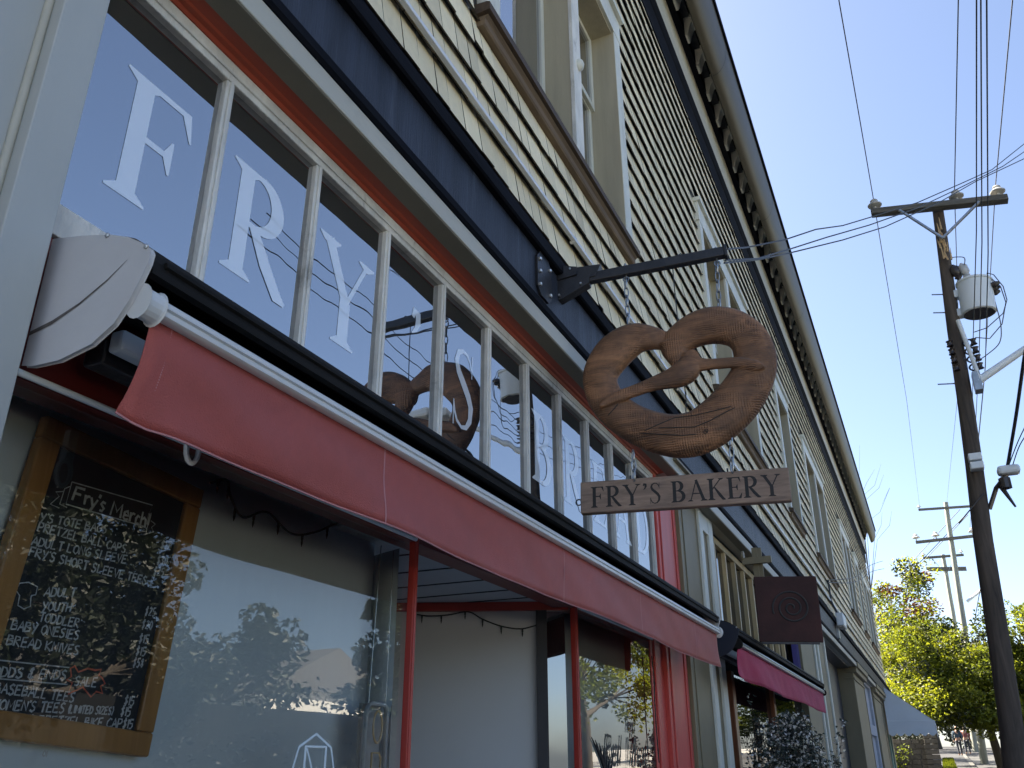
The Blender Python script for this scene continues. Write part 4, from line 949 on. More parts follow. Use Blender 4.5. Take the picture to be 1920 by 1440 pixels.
# lettering, placed from measured baselines (crop coordinates)
ch = MB(); Pb = Ob - NXb*.004
def loc(px):
    p = at(px, 'x', bx) - Ob; return p.dot(Ub), p.dot(upb)
def crop(x, y): return (x/3.0, 960 + y/3.0)
def line(text, p0, p1, h, m=0, w=.0042, **k):
    (x0, y0), (x1, y1) = loc(p0), loc(p1)
    raw = sum(ADV.get(c, 4.4) for c in text)*h/6.0
    dirl = Vector((x1-x0, y1-y0)); l = dirl.length; dirl.normalize()
    hand(ch, text, Pb + Ub*x0 + upb*y0, Ub*dirl.x + upb*dirl.y, upb, NXb, 0, 0, h, w, .16, m, l/raw, **k)
line("FRY'S TOTE BAGS . .", crop(150,38), crop(660,130), .0205)
line("PRETZEL BALL CAPS..", crop(215,105), crop(730,235), .0205)
line("ADULT LONG SLEEVE ...", crop(180,185), crop(760,300), .0205)
line("FRY'S SHORT SLEEVE TEES", crop(165,245), crop(830,410), .0205)
line("ADULT", crop(250,475), crop(430,478), .0205); line("YOUTH", crop(235,555), crop(405,562), .0205); line("TODDLER", crop(220,615), crop(450,650), .0205)
line("BABY ONESIES", crop(65,660), crop(450,720), .0205); line("BREAD KNIVES", crop(40,745), crop(450,805), .0205)
line("ODDS & ENDS", crop(-40,925), crop(380,945), .0205); line("SALE", crop(420,975), crop(550,985), .0205)
line("BASEBALL TEES", crop(-30,1015), crop(425,1070), .0205); line("WOMEN'S TEES", crop(-50,1110), crop(370,1130), .0205); line("(LIMITED SIZES)", crop(385,1130), crop(640,1140), .017)
line("CHILDRENS PRETZEL BIKE CAP.", crop(-130,1190), crop(700,1215), .0205)
for tx, q in (("$17",(905,205)),("$30",(885,290)),("$25",(865,355)),("$25",(818,580)),("$20",(800,655)),("$15",(782,735)),("$15",(765,805)),("$58",(750,870)),("$15",(700,1085)),("$15",(680,1145)),("$15",(692,1215))):
    line(tx, crop(*q), crop(q[0]+62, q[1]+6), .021)
line("Fry's Merch!", (137,938), (281,992), .036, w=.0065)
def poly(pxs, w=.003, m=0, close=False):
    pts = [loc(p) for p in pxs]; pts = pts + [pts[0]] if close else pts
    for i, q in enumerate(vpath(pts, w)): ch.face([Pb + Ub*a + upb*b + NXb*(.0013+.00005*i) for a, b in q], m)
z3 = lambda x, y: (x/4.8, 820 + y/4.8)
poly([z3(655,400), z3(1380,610), z3(1300,800), z3(600,600)], .0028, close=True)
poly([z3(640,440), z3(590,460), z3(545,600), z3(610,630)], .0025); poly([z3(580,485), z3(510,490), z3(540,530), z3(460,600), z3(540,635)], .0025)
poly([z3(1340,690), z3(1370,680), z3(1320,850), z3(1260,835), z3(1270,800)], .0025); poly([z3(1365,750), z3(1405,780), z3(1370,810), z3(1390,850), z3(1300,875)], .0025)
poly([crop(-30,830), crop(395,875)], .0028); poly([crop(-30,935), crop(385,970)], .0028)
poly([crop(*q) for q in ((425,865),(445,900),(500,880),(540,890),(575,885),(560,915),(580,935),(595,965),(570,980),(580,1020),(545,1010),(515,1040),(470,985),(385,1025),(410,960),(378,945),(405,925),(400,880))], .0042, 1, close=True)
poly([crop(*q) for q in ((180,470),(175,530),(140,545),(105,525),(115,470),(95,440),(115,400),(165,395),(215,420),(205,465),(180,470))], .0026)
ch.build('chalk_lettering', [M['chalk'], M['chalkred']], CB)
mb = MB()
# small chalk mark on lower frame rail
(xa, ya_) = loc(crop(220,1375)); hand(mb, 'O1', Ob + NXb*.0082, Ub, upb, NXb, xa, ya_, .012, .003, .2)
mb.build('frame_mark', M['chalk'], CB)

# OPEN sign: unlit neon tubes in a clear case
OS = thing('open_sign', (-.1, 2.6, 1.3), 'tall unlit tube sign reading OPEN inside the bakery window', 'sign')
ox = -.09
def rr(y0, y1, z0, z1, r, n=6):
    out = []
    for (cy, cz, a0) in ((y1-r, z1-r, 0), (y0+r, z1-r, 90), (y0+r, z0+r, 180), (y1-r, z0+r, 270)):
        for i in range(n+1):
            a = math.radians(a0 + 90*i/n); out.append((cy + r*math.cos(a), cz + r*math.sin(a)))
    return out + [out[0]]
A = at((688,1318),'x',ox); Bq = at((726,1318),'x',ox)
y0o, y1o, zo = A.y, Bq.y, A.z
mb = MB(); mb.tube([(ox, a, b) for a, b in rr(y0o, y1o, zo-.78, zo, .03)], .008, 8); mb.build('tube_border', M['neonw'], OS, smooth=True)
mb = MB(); mb.box(ox-.03, ox-.02, y0o, y1o, zo-.78, zo); mb.build('back_plate', M['panelgrey'], OS)
mb = MB(); yc_ = (y0o+y1o)/2+.005; hw = (y1o-y0o)*.22; zz = zo-.022; hh = .098
mb.tube([(ox+.004, yc_+hw*math.cos(a), zz-hh/2+hh/2*math.sin(a)) for a in [2*PI*i/20 for i in range(21)]], .004, 6)
zz -= .128
mb.tube([(ox+.004,yc_-hw,zz-hh),(ox+.004,yc_-hw,zz),(ox+.004,yc_+hw*.6,zz),(ox+.004,yc_+hw,zz-.02),(ox+.004,yc_+hw,zz-.045),(ox+.004,yc_+hw*.6,zz-.065),(ox+.004,yc_-hw,zz-.065)], .004, 6)
zz -= .128; mb.tube([(ox+.004,yc_+hw,zz),(ox+.004,yc_-hw,zz),(ox+.004,yc_-hw,zz-hh),(ox+.004,yc_+hw,zz-hh)], .005, 6); mb.tube([(ox+.004,yc_-hw,zz-hh/2),(ox+.004,yc_+hw*.7,zz-hh/2)], .004, 6)
zz -= .128; mb.tube([(ox+.004,yc_-hw,zz-hh),(ox+.004,yc_-hw,zz),(ox+.004,yc_+hw,zz-hh),(ox+.004,yc_+hw,zz)], .004, 6)
mb.build('tube_letters', M['neon'], OS, smooth=True)
mb = MB(); mb.tube([(ox,y0o+.01,zo),(ox,y0o+.03,2.26)], .0018, 5); mb.tube([(ox,y1o-.01,zo),(ox,y1o-.01,2.26)], .0018, 5); mb.build('hanging_chain', M['steel'], OS)

# string lights
def lights(pts, label, n, m=6):
    t = thing('string_lights', pts[0], label, 'string lights', 'unlit string lights round the bakery shopfront')
    P = [Vector(p) for p in pts]; Q = []
    for i in range(len(P)-1):
        a, b, c, d = P[max(i-1,0)], P[i], P[i+1], P[min(i+2,len(P)-1)]
        for k in range(m):
            u = k/m; Q.append(.5*((2*b)+(c-a)*u+(2*a-5*b+4*c-d)*u*u+(3*b-a-3*c+d)*u**3))
    Q.append(P[-1]); mb = MB(); mb.tube(Q, .0035, 6); mb.build('cord', M['cord'], t, smooth=True)
    for i in range(n):
        q = Q[int((i+.5)/n*(len(Q)-1))]; bmb = MB(); bmb.lathe(q, [(.0045,.0),(.0045,-.016),(.003,-.018),(.004,-.026),(.001,-.040)], 7); bmb.build('bulb', [M['cord']], t)
def onpanel(px):
    d = ray(px); o = E0 + pn*.012; t = (o - CAM).dot(pn)/d.dot(pn); return CAM + d*t
lights([onpanel(p) for p in ((782,1152),(805,1155),(840,1153),(878,1147),(905,1161),(940,1174),(975,1179),(1000,1174),(1028,1165))], 'dark string of bulbs draped across the grey side panel of the entry', 7)
lights([at(p,'x',-.19) for p in ((395,905),(425,900),(432,930),(455,970),(500,960),(545,1000),(590,998),(640,980),(700,985))], 'dark string of bulbs along the top of the left shop window', 8)
lights([at(p,'x',.02) for p in ((1222,1230),(1226,1270),(1228,1320),(1231,1370),(1236,1430))], 'pale string of bulbs running down the red jamb', 5)

# ================================================================= UTILITY POLES
def insul(mb, p, s=1.0):
    mb.lathe(p, [(.018*s,0),(.018*s,.06*s),(.06*s,.065*s),(.095*s,.075*s),(.10*s,.09*s),(.07*s,.12*s),(.045*s,.125*s),(.045*s,.15*s),(.055*s,.16*s),(.04*s,.18*s)], 14)
def pole(label, group, top, base, r0, r1, mat, arms, name='utility_pole'):
    t = thing(name, base, label, 'utility pole', group)
    top, base = Vector(top), Vector(base); n = 10; mb = MB(); rng = random.Random(int(base.y))
    mb.tube([base + (top-base)*(i/n) + Vector((rng.uniform(-.01,.01), rng.uniform(-.01,.01), 0)) for i in range(n+1)], [r0 + (r1-r0)*(i/n) for i in range(n+1)], 20); mb.build('shaft', mat, t, smooth=True)
    for (cL, cR, h, drop, ins, insz) in arms:
        cL, cR = Vector(cL), Vector(cR); d = (cR-cL); mb = MB(); mb.obox(cL + Vector((0,-.2,-h/2)), d, Vector((0,.11,0)), Vector((0,0,h))); mb.build('crossarm', M['armwood'], t, bevel=.006)
        mid = (cL+cR)/2
        if drop:
            axis = (top-base).normalized(); tz = (mid.z - base.z)/axis.z; pc_ = base + axis*tz
            for f in ((-.58),(.58)):
                b_ = MB(); a_ = pc_ + d*.5*f + Vector((0,-.2,-h/2)); e_ = pc_ + axis*(-drop) + Vector((0,-.18,0)); b_.tube([a_, e_], .018, 6); b_.build('brace', M['steel'], t)
        for f in ins:
            i_ = MB(); insul(i_, cL + d*f + Vector((0,-.14,h/2)), insz); i_.build('insulator', M['porcelain'], t, smooth=True)
    return t
YP = 9.5; KP = YP/12.0
ptop, pmid, plow = at((1758,392),'y',YP), at((1828,900),'y',YP), at((1900,1400),'y',YP)
pdir = (ptop - plow).normalized(); pbase = plow - pdir*((plow.z - gz(YP) + .3)/pdir.z)
cL, cR = at((1635,412),'y',YP), at((1888,386),'y',YP)
P1 = pole('near weathered timber pole with a grey transformer and wide crossarm', 'utility poles along the street', ptop, pbase, .116, .057, M['polewood'], [(cL, cR, .088*KP, .55*KP, (.04, .652, .945), KP)])
def onpole(px): return at(px, 'y', YP)
# dark creosoted lower sleeve reads as a darker butt of the same pole: cable guard
mb = MB(); g0, g1 = onpole((1792,610)), onpole((1833,720)); mb.tube([g0 + Vector((.02,-.12,0)), g1 + Vector((.02,-.12,0))], .022, 8); mb.build('cable_guard', M['tank'], P1)
mb = MB(); sp = onpole((1768,470)); 
for i in range(14):
    q = sp + Vector((random.uniform(-.03,.05), -.125, random.uniform(-.22,.22))); mb.tube([q, q + Vector((random.uniform(-.02,.02), -.01, random.uniform(.1,.25)))], [.012,.002], 5)
mb.build('splinter', M['splinter'], P1)
# spool racks
for side, xs in (('a', (1788, 650)), ('b', (1822, 646))):
    for k in range(4):
        mb = MB(); c = onpole((xs[0] + k*4.2 - (8 if side == 'a' else -2), xs[1] + k*15)); mb.lathe(c + Vector((0,-.10,-.04)), [(.036,0),(.024,.016),(.024,.04),(.036,.056)], 10); mb.torus(c + Vector((.04 if side == 'a' else -.04, -.06, 0)), .055, .010, (1,0,0), (0,0,1), 1.0, .7); mb.build('spool_insulator', M['porcdark'], P1, smooth=True)
mb = MB(); c = onpole((1829,876)); mb.box(c.x-.06, c.x+.06, YP-.24, YP-.12, c.z-.08, c.z-.008); mb.box(c.x-.06, c.x+.06, YP-.24, YP-.12, c.z+.008, c.z+.08); mb.build('tag_box', M['tank'], P1, bevel=.01)
mb = MB(); c = onpole((1868,915)); d_ = onpole((1888,880))
mb.tube([c + Vector((-.10,0,-.2)), c, d_ + Vector((0,0,-.04))], .022, 8); mb.lathe(c + Vector((.08,-.06,.02)), [(.02,-.06),(.055,-.05),(.055,.05),(.02,.07)], 10); mb.tube([c+Vector((.04,-.04,.0)), c + Vector((.12,-.06,-.22))], [.026,.01], 8); mb.tube([c+Vector((-.12,-.10,-.06)), c+Vector((-.4,-.12,-.34))], .006, 6)
mb.build('cable_bracket', M['porcdark'], P1)
mb = MB(); mb.box(d_.x-.09, d_.x+.11, YP-.08, YP+.06, d_.z-.06, d_.z+.03); mb.build('splice_box', M['tank'], P1, bevel=.03)
mb = MB()
for px, dx in (((1770,552),-.12),((1773,586),-.12),((1790,719),-.16)): c = onpole(px); mb.tube([c, c + Vector((dx, -.05, 0))], .008, 6)
mb.build('step_bolt', M['steel'], P1)
# transformer
tc = onpole((1833,568)); TF = thing('transformer', (tc.x, YP, tc.z-.3), 'grey cylindrical transformer can mounted on the near pole', 'transformer')
mb = MB(); ax = (onpole((1827,535)) - onpole((1839,603))).normalized(); hT = (onpole((1827,535)) - onpole((1836,590))).length
c = onpole((1836,592)) + Vector((0,-.05,0))
mb.lathe(c, [(.150,0),(.168,.01),(.168,hT),(.180,hT+.005),(.180,hT+.025),(.155,hT+.04),(.06,hT+.06)], 28, ax=ax); mb.build('tank', M['tank'], TF, smooth=True)
mb = MB(); mb.lathe(c - ax*.004, [(.148,0),(.148,.003)], 24, ax=ax); mb.build('underside', M['porcdark'], TF)
for dx, mm in ((-.04,'porcelain'),(-.12,'porcdark')):
    mb = MB(); b_ = c + ax*(hT+.05) + Vector((dx,0,0)); q = Vector((-.18,0,1)).normalized(); mb.lathe(b_, [(.02,0),(.02,.05),(.042,.07),(.025,.085),(.05,.11),(.05,.19),(.03,.21),(.012,.235)], 12, ax=q); mb.build('bushing', M[mm], TF, smooth=True)
mb = MB(); e_ = c + ax*(hT-.08) + Vector((.17,-.02,0))
for k in range(3): mb.lathe(e_ + Vector((.0,-.05+.05*k,-.025*k)), [(.026,-.02),(.036,.015),(.015,.06)], 8, ax=(1,0,.2))
mb.build('side_bushing', M['porcdark'], TF)
mb = MB()
for f in (.18, .82): a_ = c + ax*(hT*f); mb = MB(); mb.obox(a_ + Vector((-.27,.0,-.045)), Vector((.14,0,0)), Vector((0,.10,0)), Vector((0,0,.09))); mb.build('mount', M['tank'], TF, bevel=.01)
def wirething(pts, r, label, cat='wire', group=None, m='wire', name='power_line', sm=6):
    P = [Vector(p) for p in pts]; Q = []
    ls = [(P[i+1]-P[i]).length for i in range(len(P)-1)]; lin = max(ls) > 2.5*min(ls)
    for i in range(len(P)-1):
        a, b, c, d = P[max(i-1,0)], P[i], P[i+1], P[min(i+2,len(P)-1)]
        for k in range(sm):
            u = k/sm; Q.append(b.lerp(c, u) if lin else .5*((2*b)+(c-a)*u+(2*a-5*b+4*c-d)*u*u+(3*b-a-3*c+d)*u**3))
    Q.append(P[-1]); mb = MB(); mb.tube(Q, r, 6)
    return tag(mb.build(name, M[m], smooth=True), label, cat, group)
# transformer leads (loops)
for pts, lab in (([(1853,540),(1850,520),(1862,523),(1880,545),(1887,570),(1880,595),(1850,622),(1826,630)], 'upper grey lead looping from the transformer side'),
                 ([(1856,545),(1858,530),(1875,545),(1885,575),(1878,615),(1855,642),(1828,640)], 'lower grey lead looping from the transformer side'),
                 ([(1858,555),(1868,585),(1876,620),(1873,650),(1850,672),(1830,685)], 'longest grey lead hanging from the transformer to the spool rack'),
                 ([(1779,492),(1795,490),(1808,492),(1808,505)], 'short grey lead from the pole to the transformer bushing')):
    wirething([onpole(p) + Vector((0,-.1,0)) for p in pts], .0055, lab, 'wire', 'leads looping round the transformer', 'wiregrey', 'transformer_lead')
# street lamp arm
SLm = thing('street_lamp', onpole((1832,722)), 'grey tapered street lamp arm reaching right from the near pole', 'street lamp')
a_ = onpole((1832,722)) + Vector((0,-.1,0)); b_ = at((1925,652),'y',YP); b2 = at((2060,560),'y',YP)
mb = MB(); mb.tube([a_, b_, b2], [.042,.035,.025], 12); mb.build('arm', M['tank'], SLm, smooth=True)
mb = MB(); mb.box(b2.x-.05, b2.x+.55, YP-.14, YP+.14, b2.z-.06, b2.z+.07); mb.build('lamp_head', M['tank'], SLm, bevel=.04)
mb = MB(); mb.box(a_.x-.035, a_.x+.035, YP-.14, YP, a_.z-.10, a_.z+.10); mb.build('clamp', M['steel'], SLm)
# far poles
Y2 = 56.0; t2_, b2_ = at((1773,942),'y',Y2), at((1815,1225),'y',Y2); d2 = (t2_-b2_).normalized(); base2 = b2_ - d2*((b2_.z-gz(Y2)+.3)/d2.z)
P2 = pole('middle pale pole with three insulators on its crossarm beyond the trees', 'utility poles along the street', t2_, base2, .20, .125, M['polelight'],
     [(at((1722,957),'y',Y2), at((1826,950),'y',Y2), .13, 0, (.02, .97), 1.2), (at((1717,1018),'y',Y2), at((1828,1006),'y',Y2), .17, 0, (.02, .36, .97), 2.2)])
mb = MB(); mb.tube([at((1813,1128),'y',Y2), at((1860,1090),'y',Y2)], .08, 8); mb.build('lamp_arm', M['tank'], P2)
Y3 = 80.0; t3, b3 = at((1768,1040),'y',Y3), at((1795,1200),'y',Y3); d3 = (t3-b3).normalized(); base3 = b3 - d3*((b3.z-gz(Y3)+.3)/d3.z)
pole('farthest slim pole with braced crossarm behind the middle pole', 'utility poles along the street', t3, base3, .22, .15, M['polelight'], [(at((1731,1047),'y',Y3), at((1807,1041),'y',Y3), .2, 1.5, (.02,.95), 1.8), (at((1737,1068),'y',Y3), at((1812,1067),'y',Y3), .34, 0, (), 1.2)])

# overhead wires: (pixel, depth) chains
GW = 'overhead wires along the street'
def wpx(lst): return [at(p, 'y', y) for p, y in lst]
ins1 = cL + (cR-cL)*.04 + Vector((0,-.12,.20)); ins2 = cL + (cR-cL)*.652 + Vector((0,-.12,.20)); ins3 = cL + (cR-cL)*.945 + Vector((0,-.12,.20))
wirething([at((1572,-5),'z',ins1.z-.15), (ins1 + at((1572,-5),'z',ins1.z-.15))/2 + Vector((0,0,-.06)), ins1, at((1700,750),'y',22), at((1724,948),'y',Y2)], .0055, 'thin wire on the leftmost insulator of the near crossarm', 'wire', GW)
wirething([at((1797,-5),'z',ins2.z-.1), ins2, at((1800,700),'y',18), at((1775,945),'y',Y2)], .0055, 'thin wire on the middle insulator of the near crossarm', 'wire', GW)
wirething([at((1899,-5),'z',ins3.z-.1), ins3, at((1845,720),'y',18), at((1824,945),'y',Y2)], .0055, 'thin wire on the right insulator of the near crossarm', 'wire', GW)
rk = onpole((1824,650)) + Vector((0,-.1,0))
for i, (px, lab) in enumerate(((1831,'left wire of the close set of three running to the spool rack'),(1839,'middle wire of the close set of three running to the spool rack'),(1850,'right wire of the close set of three running to the spool rack'))):
    p = rk + Vector((.03*i,0,-.14*i)); s_ = at((px,-5),'z',p.z-.15); wirething([s_, (s_+p)/2 + Vector((0,0,-.08)), p, at((1822-3*i, 990+10*i),'y',Y2-1)], .0045, lab, 'wire', GW)
# thick lashed cable falling to the splice box and two drops
wirething([at((1935,600),'y',7.4), at((1921,668),'y',8.2), at((1905,780),'y',9.0), d_], .016, 'thick black cable coming down to the splice box on the near pole', 'cable', None, name='telephone_cable')
wirething([at((1935,800),'y',8.5), at((1912,835),'y',9.1), d_ + Vector((.05,0,.02))], .005, 'thin service wire right of the thick cable', 'wire', 'service wires at the splice box', name='service_wire')
wirething([at((1935,775),'y',8.5), at((1910,825),'y',9.1), d_ + Vector((.02,0,.03))], .005, 'upper thin service wire beside the thick cable', 'wire', 'service wires at the splice box', name='service_wire')
# three drops from the bracket tip to the right
G3 = 'service drop wires crossing the street'
for lab, pts in (('upper service wire sagging from the bracket tip across the sky', [(1364,467),(1400,464),(1470,450),(1530,430),(1580,423),(1640,405),(1720,380),(1800,345),(1860,318),(1930,262)]),
                 ('middle service wire sagging from the bracket tip across the sky', [(1360,488),(1420,485),(1478,468),(1550,445),(1630,422),(1720,390),(1790,357),(1880,312),(1930,278)]),
                 ('lowest service wire sagging from the bracket tip across the sky', [(1358,493),(1420,487),(1478,475),(1580,450),(1660,425),(1760,380),(1830,340),(1930,293)])):
    n = len(pts); wirething([hang(p) if i == 0 else at(p, 'y', 3.87 + 5.2*(i/(n-1))) for i, p in enumerate(pts)] + [at((2150, 150), 'y', 10.2)], .0048, lab, 'wire', G3, name='service_wire')
# drop to the flood light conduit and far wires
for lab, a, b in (('higher thin wire reaching the wall above the floodlight', (1552,1088), (1632,1060)), ('lower thin wire reaching the wall above the floodlight', (1552,1092), (1634,1072))):
    p = at(a,'x',.12); q = at(b,'y',30); wirething([p, (p+q)/2+Vector((0,0,-.15)), q, q + (q-p)*.6], .008, lab, 'wire', 'service wires at the floodlight', name='service_wire')
for lab, a, b in (('upper far wire slanting behind the middle pole', (1705,1075), (1830,945)), ('middle far wire slanting behind the middle pole', (1690,1075), (1800,955)), ('lower far wire slanting behind the middle pole', (1700,1085), (1815,965))):
    wirething([at(a,'y',57), at(b,'y',58)], .02, lab, 'wire', 'far wires behind the middle pole')
wirething([at((1851,1043),'y',52), at((1837,1110),'y',54), at((1825,1178),'y',Y2)], .022, 'guy wire right of the middle pole', 'wire', 'guy wires at the middle pole')
wirething([at((1825,1178),'y',Y2), at((1845,1160),'y',55), at((1875,1148),'y',54)], .026, 'looping cable joining the middle pole to the right', 'cable', name='telephone_cable')

# ================================================================= VEGETATION
def leaves(mb, c, rad, n, size, rng, tints=(.6,1.3), m=0, flat=.0, shell=.35):
    cx, cy, cz = c
    for _ in range(n):
        while True:
            p = Vector((rng.uniform(-1,1), rng.uniform(-1,1), rng.uniform(-1,1)))
            if shell < p.length < 1: break
        q = Vector((cx + p.x*rad[0], cy + p.y*rad[1], cz + p.z*rad[2]))
        a = Vector((rng.gauss(0,1), rng.gauss(0,1), rng.gauss(0,.6))).normalized(); b = a.orthogonal().normalized(); b.rotate(Matrix.Rotation(rng.uniform(0,6.28), 3, a))
        s = size*rng.uniform(.6,1.3); t = rng.uniform(*tints)
        mid = b.cross(a)*(s*.18)
        mb.face([q - a*s*.5, q + b*s*.3 + mid, q + a*s*.55, q - b*s*.3 + mid], m, t)
def clumps(c, rad, n, rng, r=(.5,1.1), low=-1):
    out = []
    while len(out) < n:
        p = Vector((rng.uniform(-1,1), rng.uniform(-1,1), rng.uniform(low,1)))
        if p.length > 1 or p.length < .35: continue
        out.append((Vector((c[0]+p.x*rad[0], c[1]+p.y*rad[1], c[2]+p.z*rad[2])), rng.uniform(*r)))
    return out
def tree(name, label, base, fork, lobes, seed, size, nleaf, trunk_r, group=None, extra=None, barkm='bark'):
    """lobes: (centre, radii, clumps, material key)"""
    rng = random.Random(seed); t = thing(name, base, label, 'tree', group)
    base, fork = Vector(base), Vector(fork); tr = MB()
    tr.tube([base - Vector((0,0,.3)), base + (fork-base)*.4 + Vector((rng.uniform(-.1,.1),0,0)), fork], [trunk_r*1.3, trunk_r, trunk_r*.8], 12)
    br = MB(); mats = []; cr = MB()
    for (c, rad, n, mk) in lobes:
        opts = [mk]*5 + (['leafgreen']*2 + ['leafyellow']*2 + ['leafdark'] if mk in ('leafgreen','leafyellow','leafred') else [])
        for o_ in opts:
            if M[o_] not in mats: mats.append(M[o_])
        cc = Vector(c); mid = (fork+cc)/2 + Vector((rng.uniform(-.4,.4), rng.uniform(-.4,.4), -.2))
        br.tube([fork, mid, cc], [trunk_r*.6, trunk_r*.4, trunk_r*.15], 8)
        for (q, r) in clumps(c, rad, n, rng):
            br.tube([cc*.5+mid*.5, (cc+q)/2+Vector((rng.uniform(-.2,.2),0,rng.uniform(-.2,.2))), q], [trunk_r*.16, trunk_r*.08, .008], 5)
            dens = max(6, int(nleaf/n)); mi = mats.index(M[rng.choice(opts)]); leaves(cr, q, (r, r, r*.75), dens, size, rng, (.55,1.25), mi, shell=.1)
    tr.build('trunk', M[barkm], t, smooth=True); br.build('branches', M[barkm], t, smooth=True); cr.build('crown', mats, t)
    return t
# big street tree beyond the building (right of the sidewalk), low yellow lobes put backlit glow into leaf colour
T1 = at((1845,1400),'y',50)
tree('street_tree', 'broad backlit yellow green tree arching over the sidewalk beyond the building', (T1.x+.6, 50, gz(50)), (T1.x+.2, 50, 5.0),
     [((.9,48,7.0),(1.5,2.5,1.9),16,'leafgreen'), ((2.6,49,5.6),(1.9,2.5,1.5),18,'leafgreen'), ((1.1,47,4.9),(1.4,2.0,1.5),14,'leafyellow'), ((3.5,50,4.4),(1.8,2.5,1.1),16,'leafyellow'), ((1.9,50,7.4),(1.5,2.5,1.5),12,'leafgreen'), ((3.2,47,3.6),(1.0,1.5,.6),8,'leafyellow'), ((.55,46.5,3.8),(.9,1.5,.9),8,'leafgreen'), ((4.4,50,5.4),(1.4,2.0,1.5),14,'leafgreen'), ((.7,46,5.9),(1.0,1.5,1.2),10,'leafyellow'), ((2.2,48,4.3),(1.5,2,1.0),12,'leafgreen'), ((4.7,49,4.6),(1.2,2.0,1.4),14,'leafyellow'), ((3.6,50,6.9),(1.2,2,1.2),10,'leafgreen'), ((2.9,46,3.9),(1.6,1.6,.8),14,'leafyellow'), ((4.2,47,3.6),(1.2,1.6,.8),12,'leafyellow'), ((1.6,45,4.0),(1.3,1.4,.9),12,'leafyellow'), ((3.4,47,5.2),(1.5,1.5,1.0),12,'leafgreen'), ((4.6,48,5.9),(1.0,1.5,.9),10,'leafgreen')], 11, .17, 2600, .17)
tree('street_tree', 'taller red tinged tree rising behind the end of the building', (-.9, 54, gz(54)), (-.4, 54, 6),
     [((.4,52,9.2),(1.3,2,1.6),12,'leafred'), ((1.4,52,10.6),(1.0,1.5,1.2),8,'leafred'), ((1.0,52,7.6),(1.7,2,1.4),14,'leafgreen'), ((2.0,53,9.0),(.9,1.5,1.2),8,'leafred'), ((.1,51,6.0),(1.0,1.5,1.5),8,'leafyellow'), ((.2,50,4.6),(.6,1,.7),5,'leafred')], 12, .19, 1150, .18)
tree('street_tree', 'green tree standing beyond the near pole at the right edge', (7.6, 52, gz(52)), (7.4, 52, 4.2),
     [((6.2,50,6.0),(1.5,2,1.6),12,'leafgreen'), ((7.6,50,7.6),(1.6,2,1.6),12,'leafgreen'), ((6.4,49,4.4),(1.5,2,1.2),10,'leafyellow'), ((4.9,51,6.0),(.9,1.5,1.3),8,'leafgreen'), ((5.7,50,7.2),(1.1,2,1.6),12,'leafgreen'), ((5.5,50,4.2),(1.2,2,1.4),14,'leafyellow'), ((6.3,48,3.2),(1.2,2,.9),8,'leafgreen')], 13, .19, 2300, .2)
tree('street_tree', 'leafy tree leaning over the stone wall beyond the building end', (-3.2, 60, gz(60)), (-3.0, 60, 4.6),
     [((-1.6,58,6.2),(2.2,3,2.0),18,'leafgreen'), ((-3.0,62,7.5),(2.4,3,2.0),18,'leafgreen'), ((-.4,60,5.0),(1.6,2.5,1.5),14,'leafyellow'), ((.3,62,8.2),(1.8,2.5,1.6),14,'leafgreen')], 15, .20, 1700, .2)
tree('street_tree', 'rounded green tree further up the street past the leaning tree', (-4.0, 76, gz(76)), (-3.6, 76, 6.0),
     [((-1.6,75,7.0),(3.0,3.5,2.6),22,'leafgreen'), ((-4.0,78,9.0),(3.0,3.5,2.6),18,'leafdark'), ((.8,77,6.0),(1.8,2.5,1.5),12,'leafyellow')], 16, .26, 1700, .25)
tree('street_tree', 'dark low tree filling the far end of the street under the crown', (1.2, 84, gz(84)), (1.2, 84, 5.5),
     [((.6,84,5.6),(2.6,3,2.6),20,'leafdark'), ((3.6,88,7.2),(3.0,3,2.6),20,'leafdark'), ((8.5,90,6.5),(3.5,3,3.2),20,'leafgreen'), ((1.0,92,4.6),(3.0,1.5,1.6),16,'leafdark'), ((5.0,93,4.6),(3.0,1.5,1.8),16,'leafdark'), ((-2.5,80,5.5),(2.5,3,3.2),16,'leafdark')], 14, .34, 1100, .3)
# bare twigs behind the roof
t = thing('bare_tree', (-1.0, 48, gz(48)), 'bare leafless tree whose thin twigs rise beside the gutter', 'tree')
mb = MB(); mb.tube([(-1.0,48,gz(48)),(-.8,48,6),(-.4,48,9.5)], [.16,.12,.06], 8); mb.build('trunk', M['bark'], t, smooth=True)
mb = MB()
for pts in ([(1605,985),(1610,930),(1612,835)], [(1610,940),(1625,905),(1640,880)], [(1612,935),(1640,910),(1652,870)], [(1615,945),(1648,915),(1657,890)], [(1625,980),(1650,960),(1668,915),(1654,945)], [(1640,1010),(1652,985),(1654,960)], [(1645,1012),(1668,985),(1672,958)]):
    mb.tube([(-.4,48,9.5)] + [at(p,'y',48) for p in pts], [.02] + [.008]*(len(pts)-1) + [.003], 5)
mb.build('twigs', M['bark'], t)
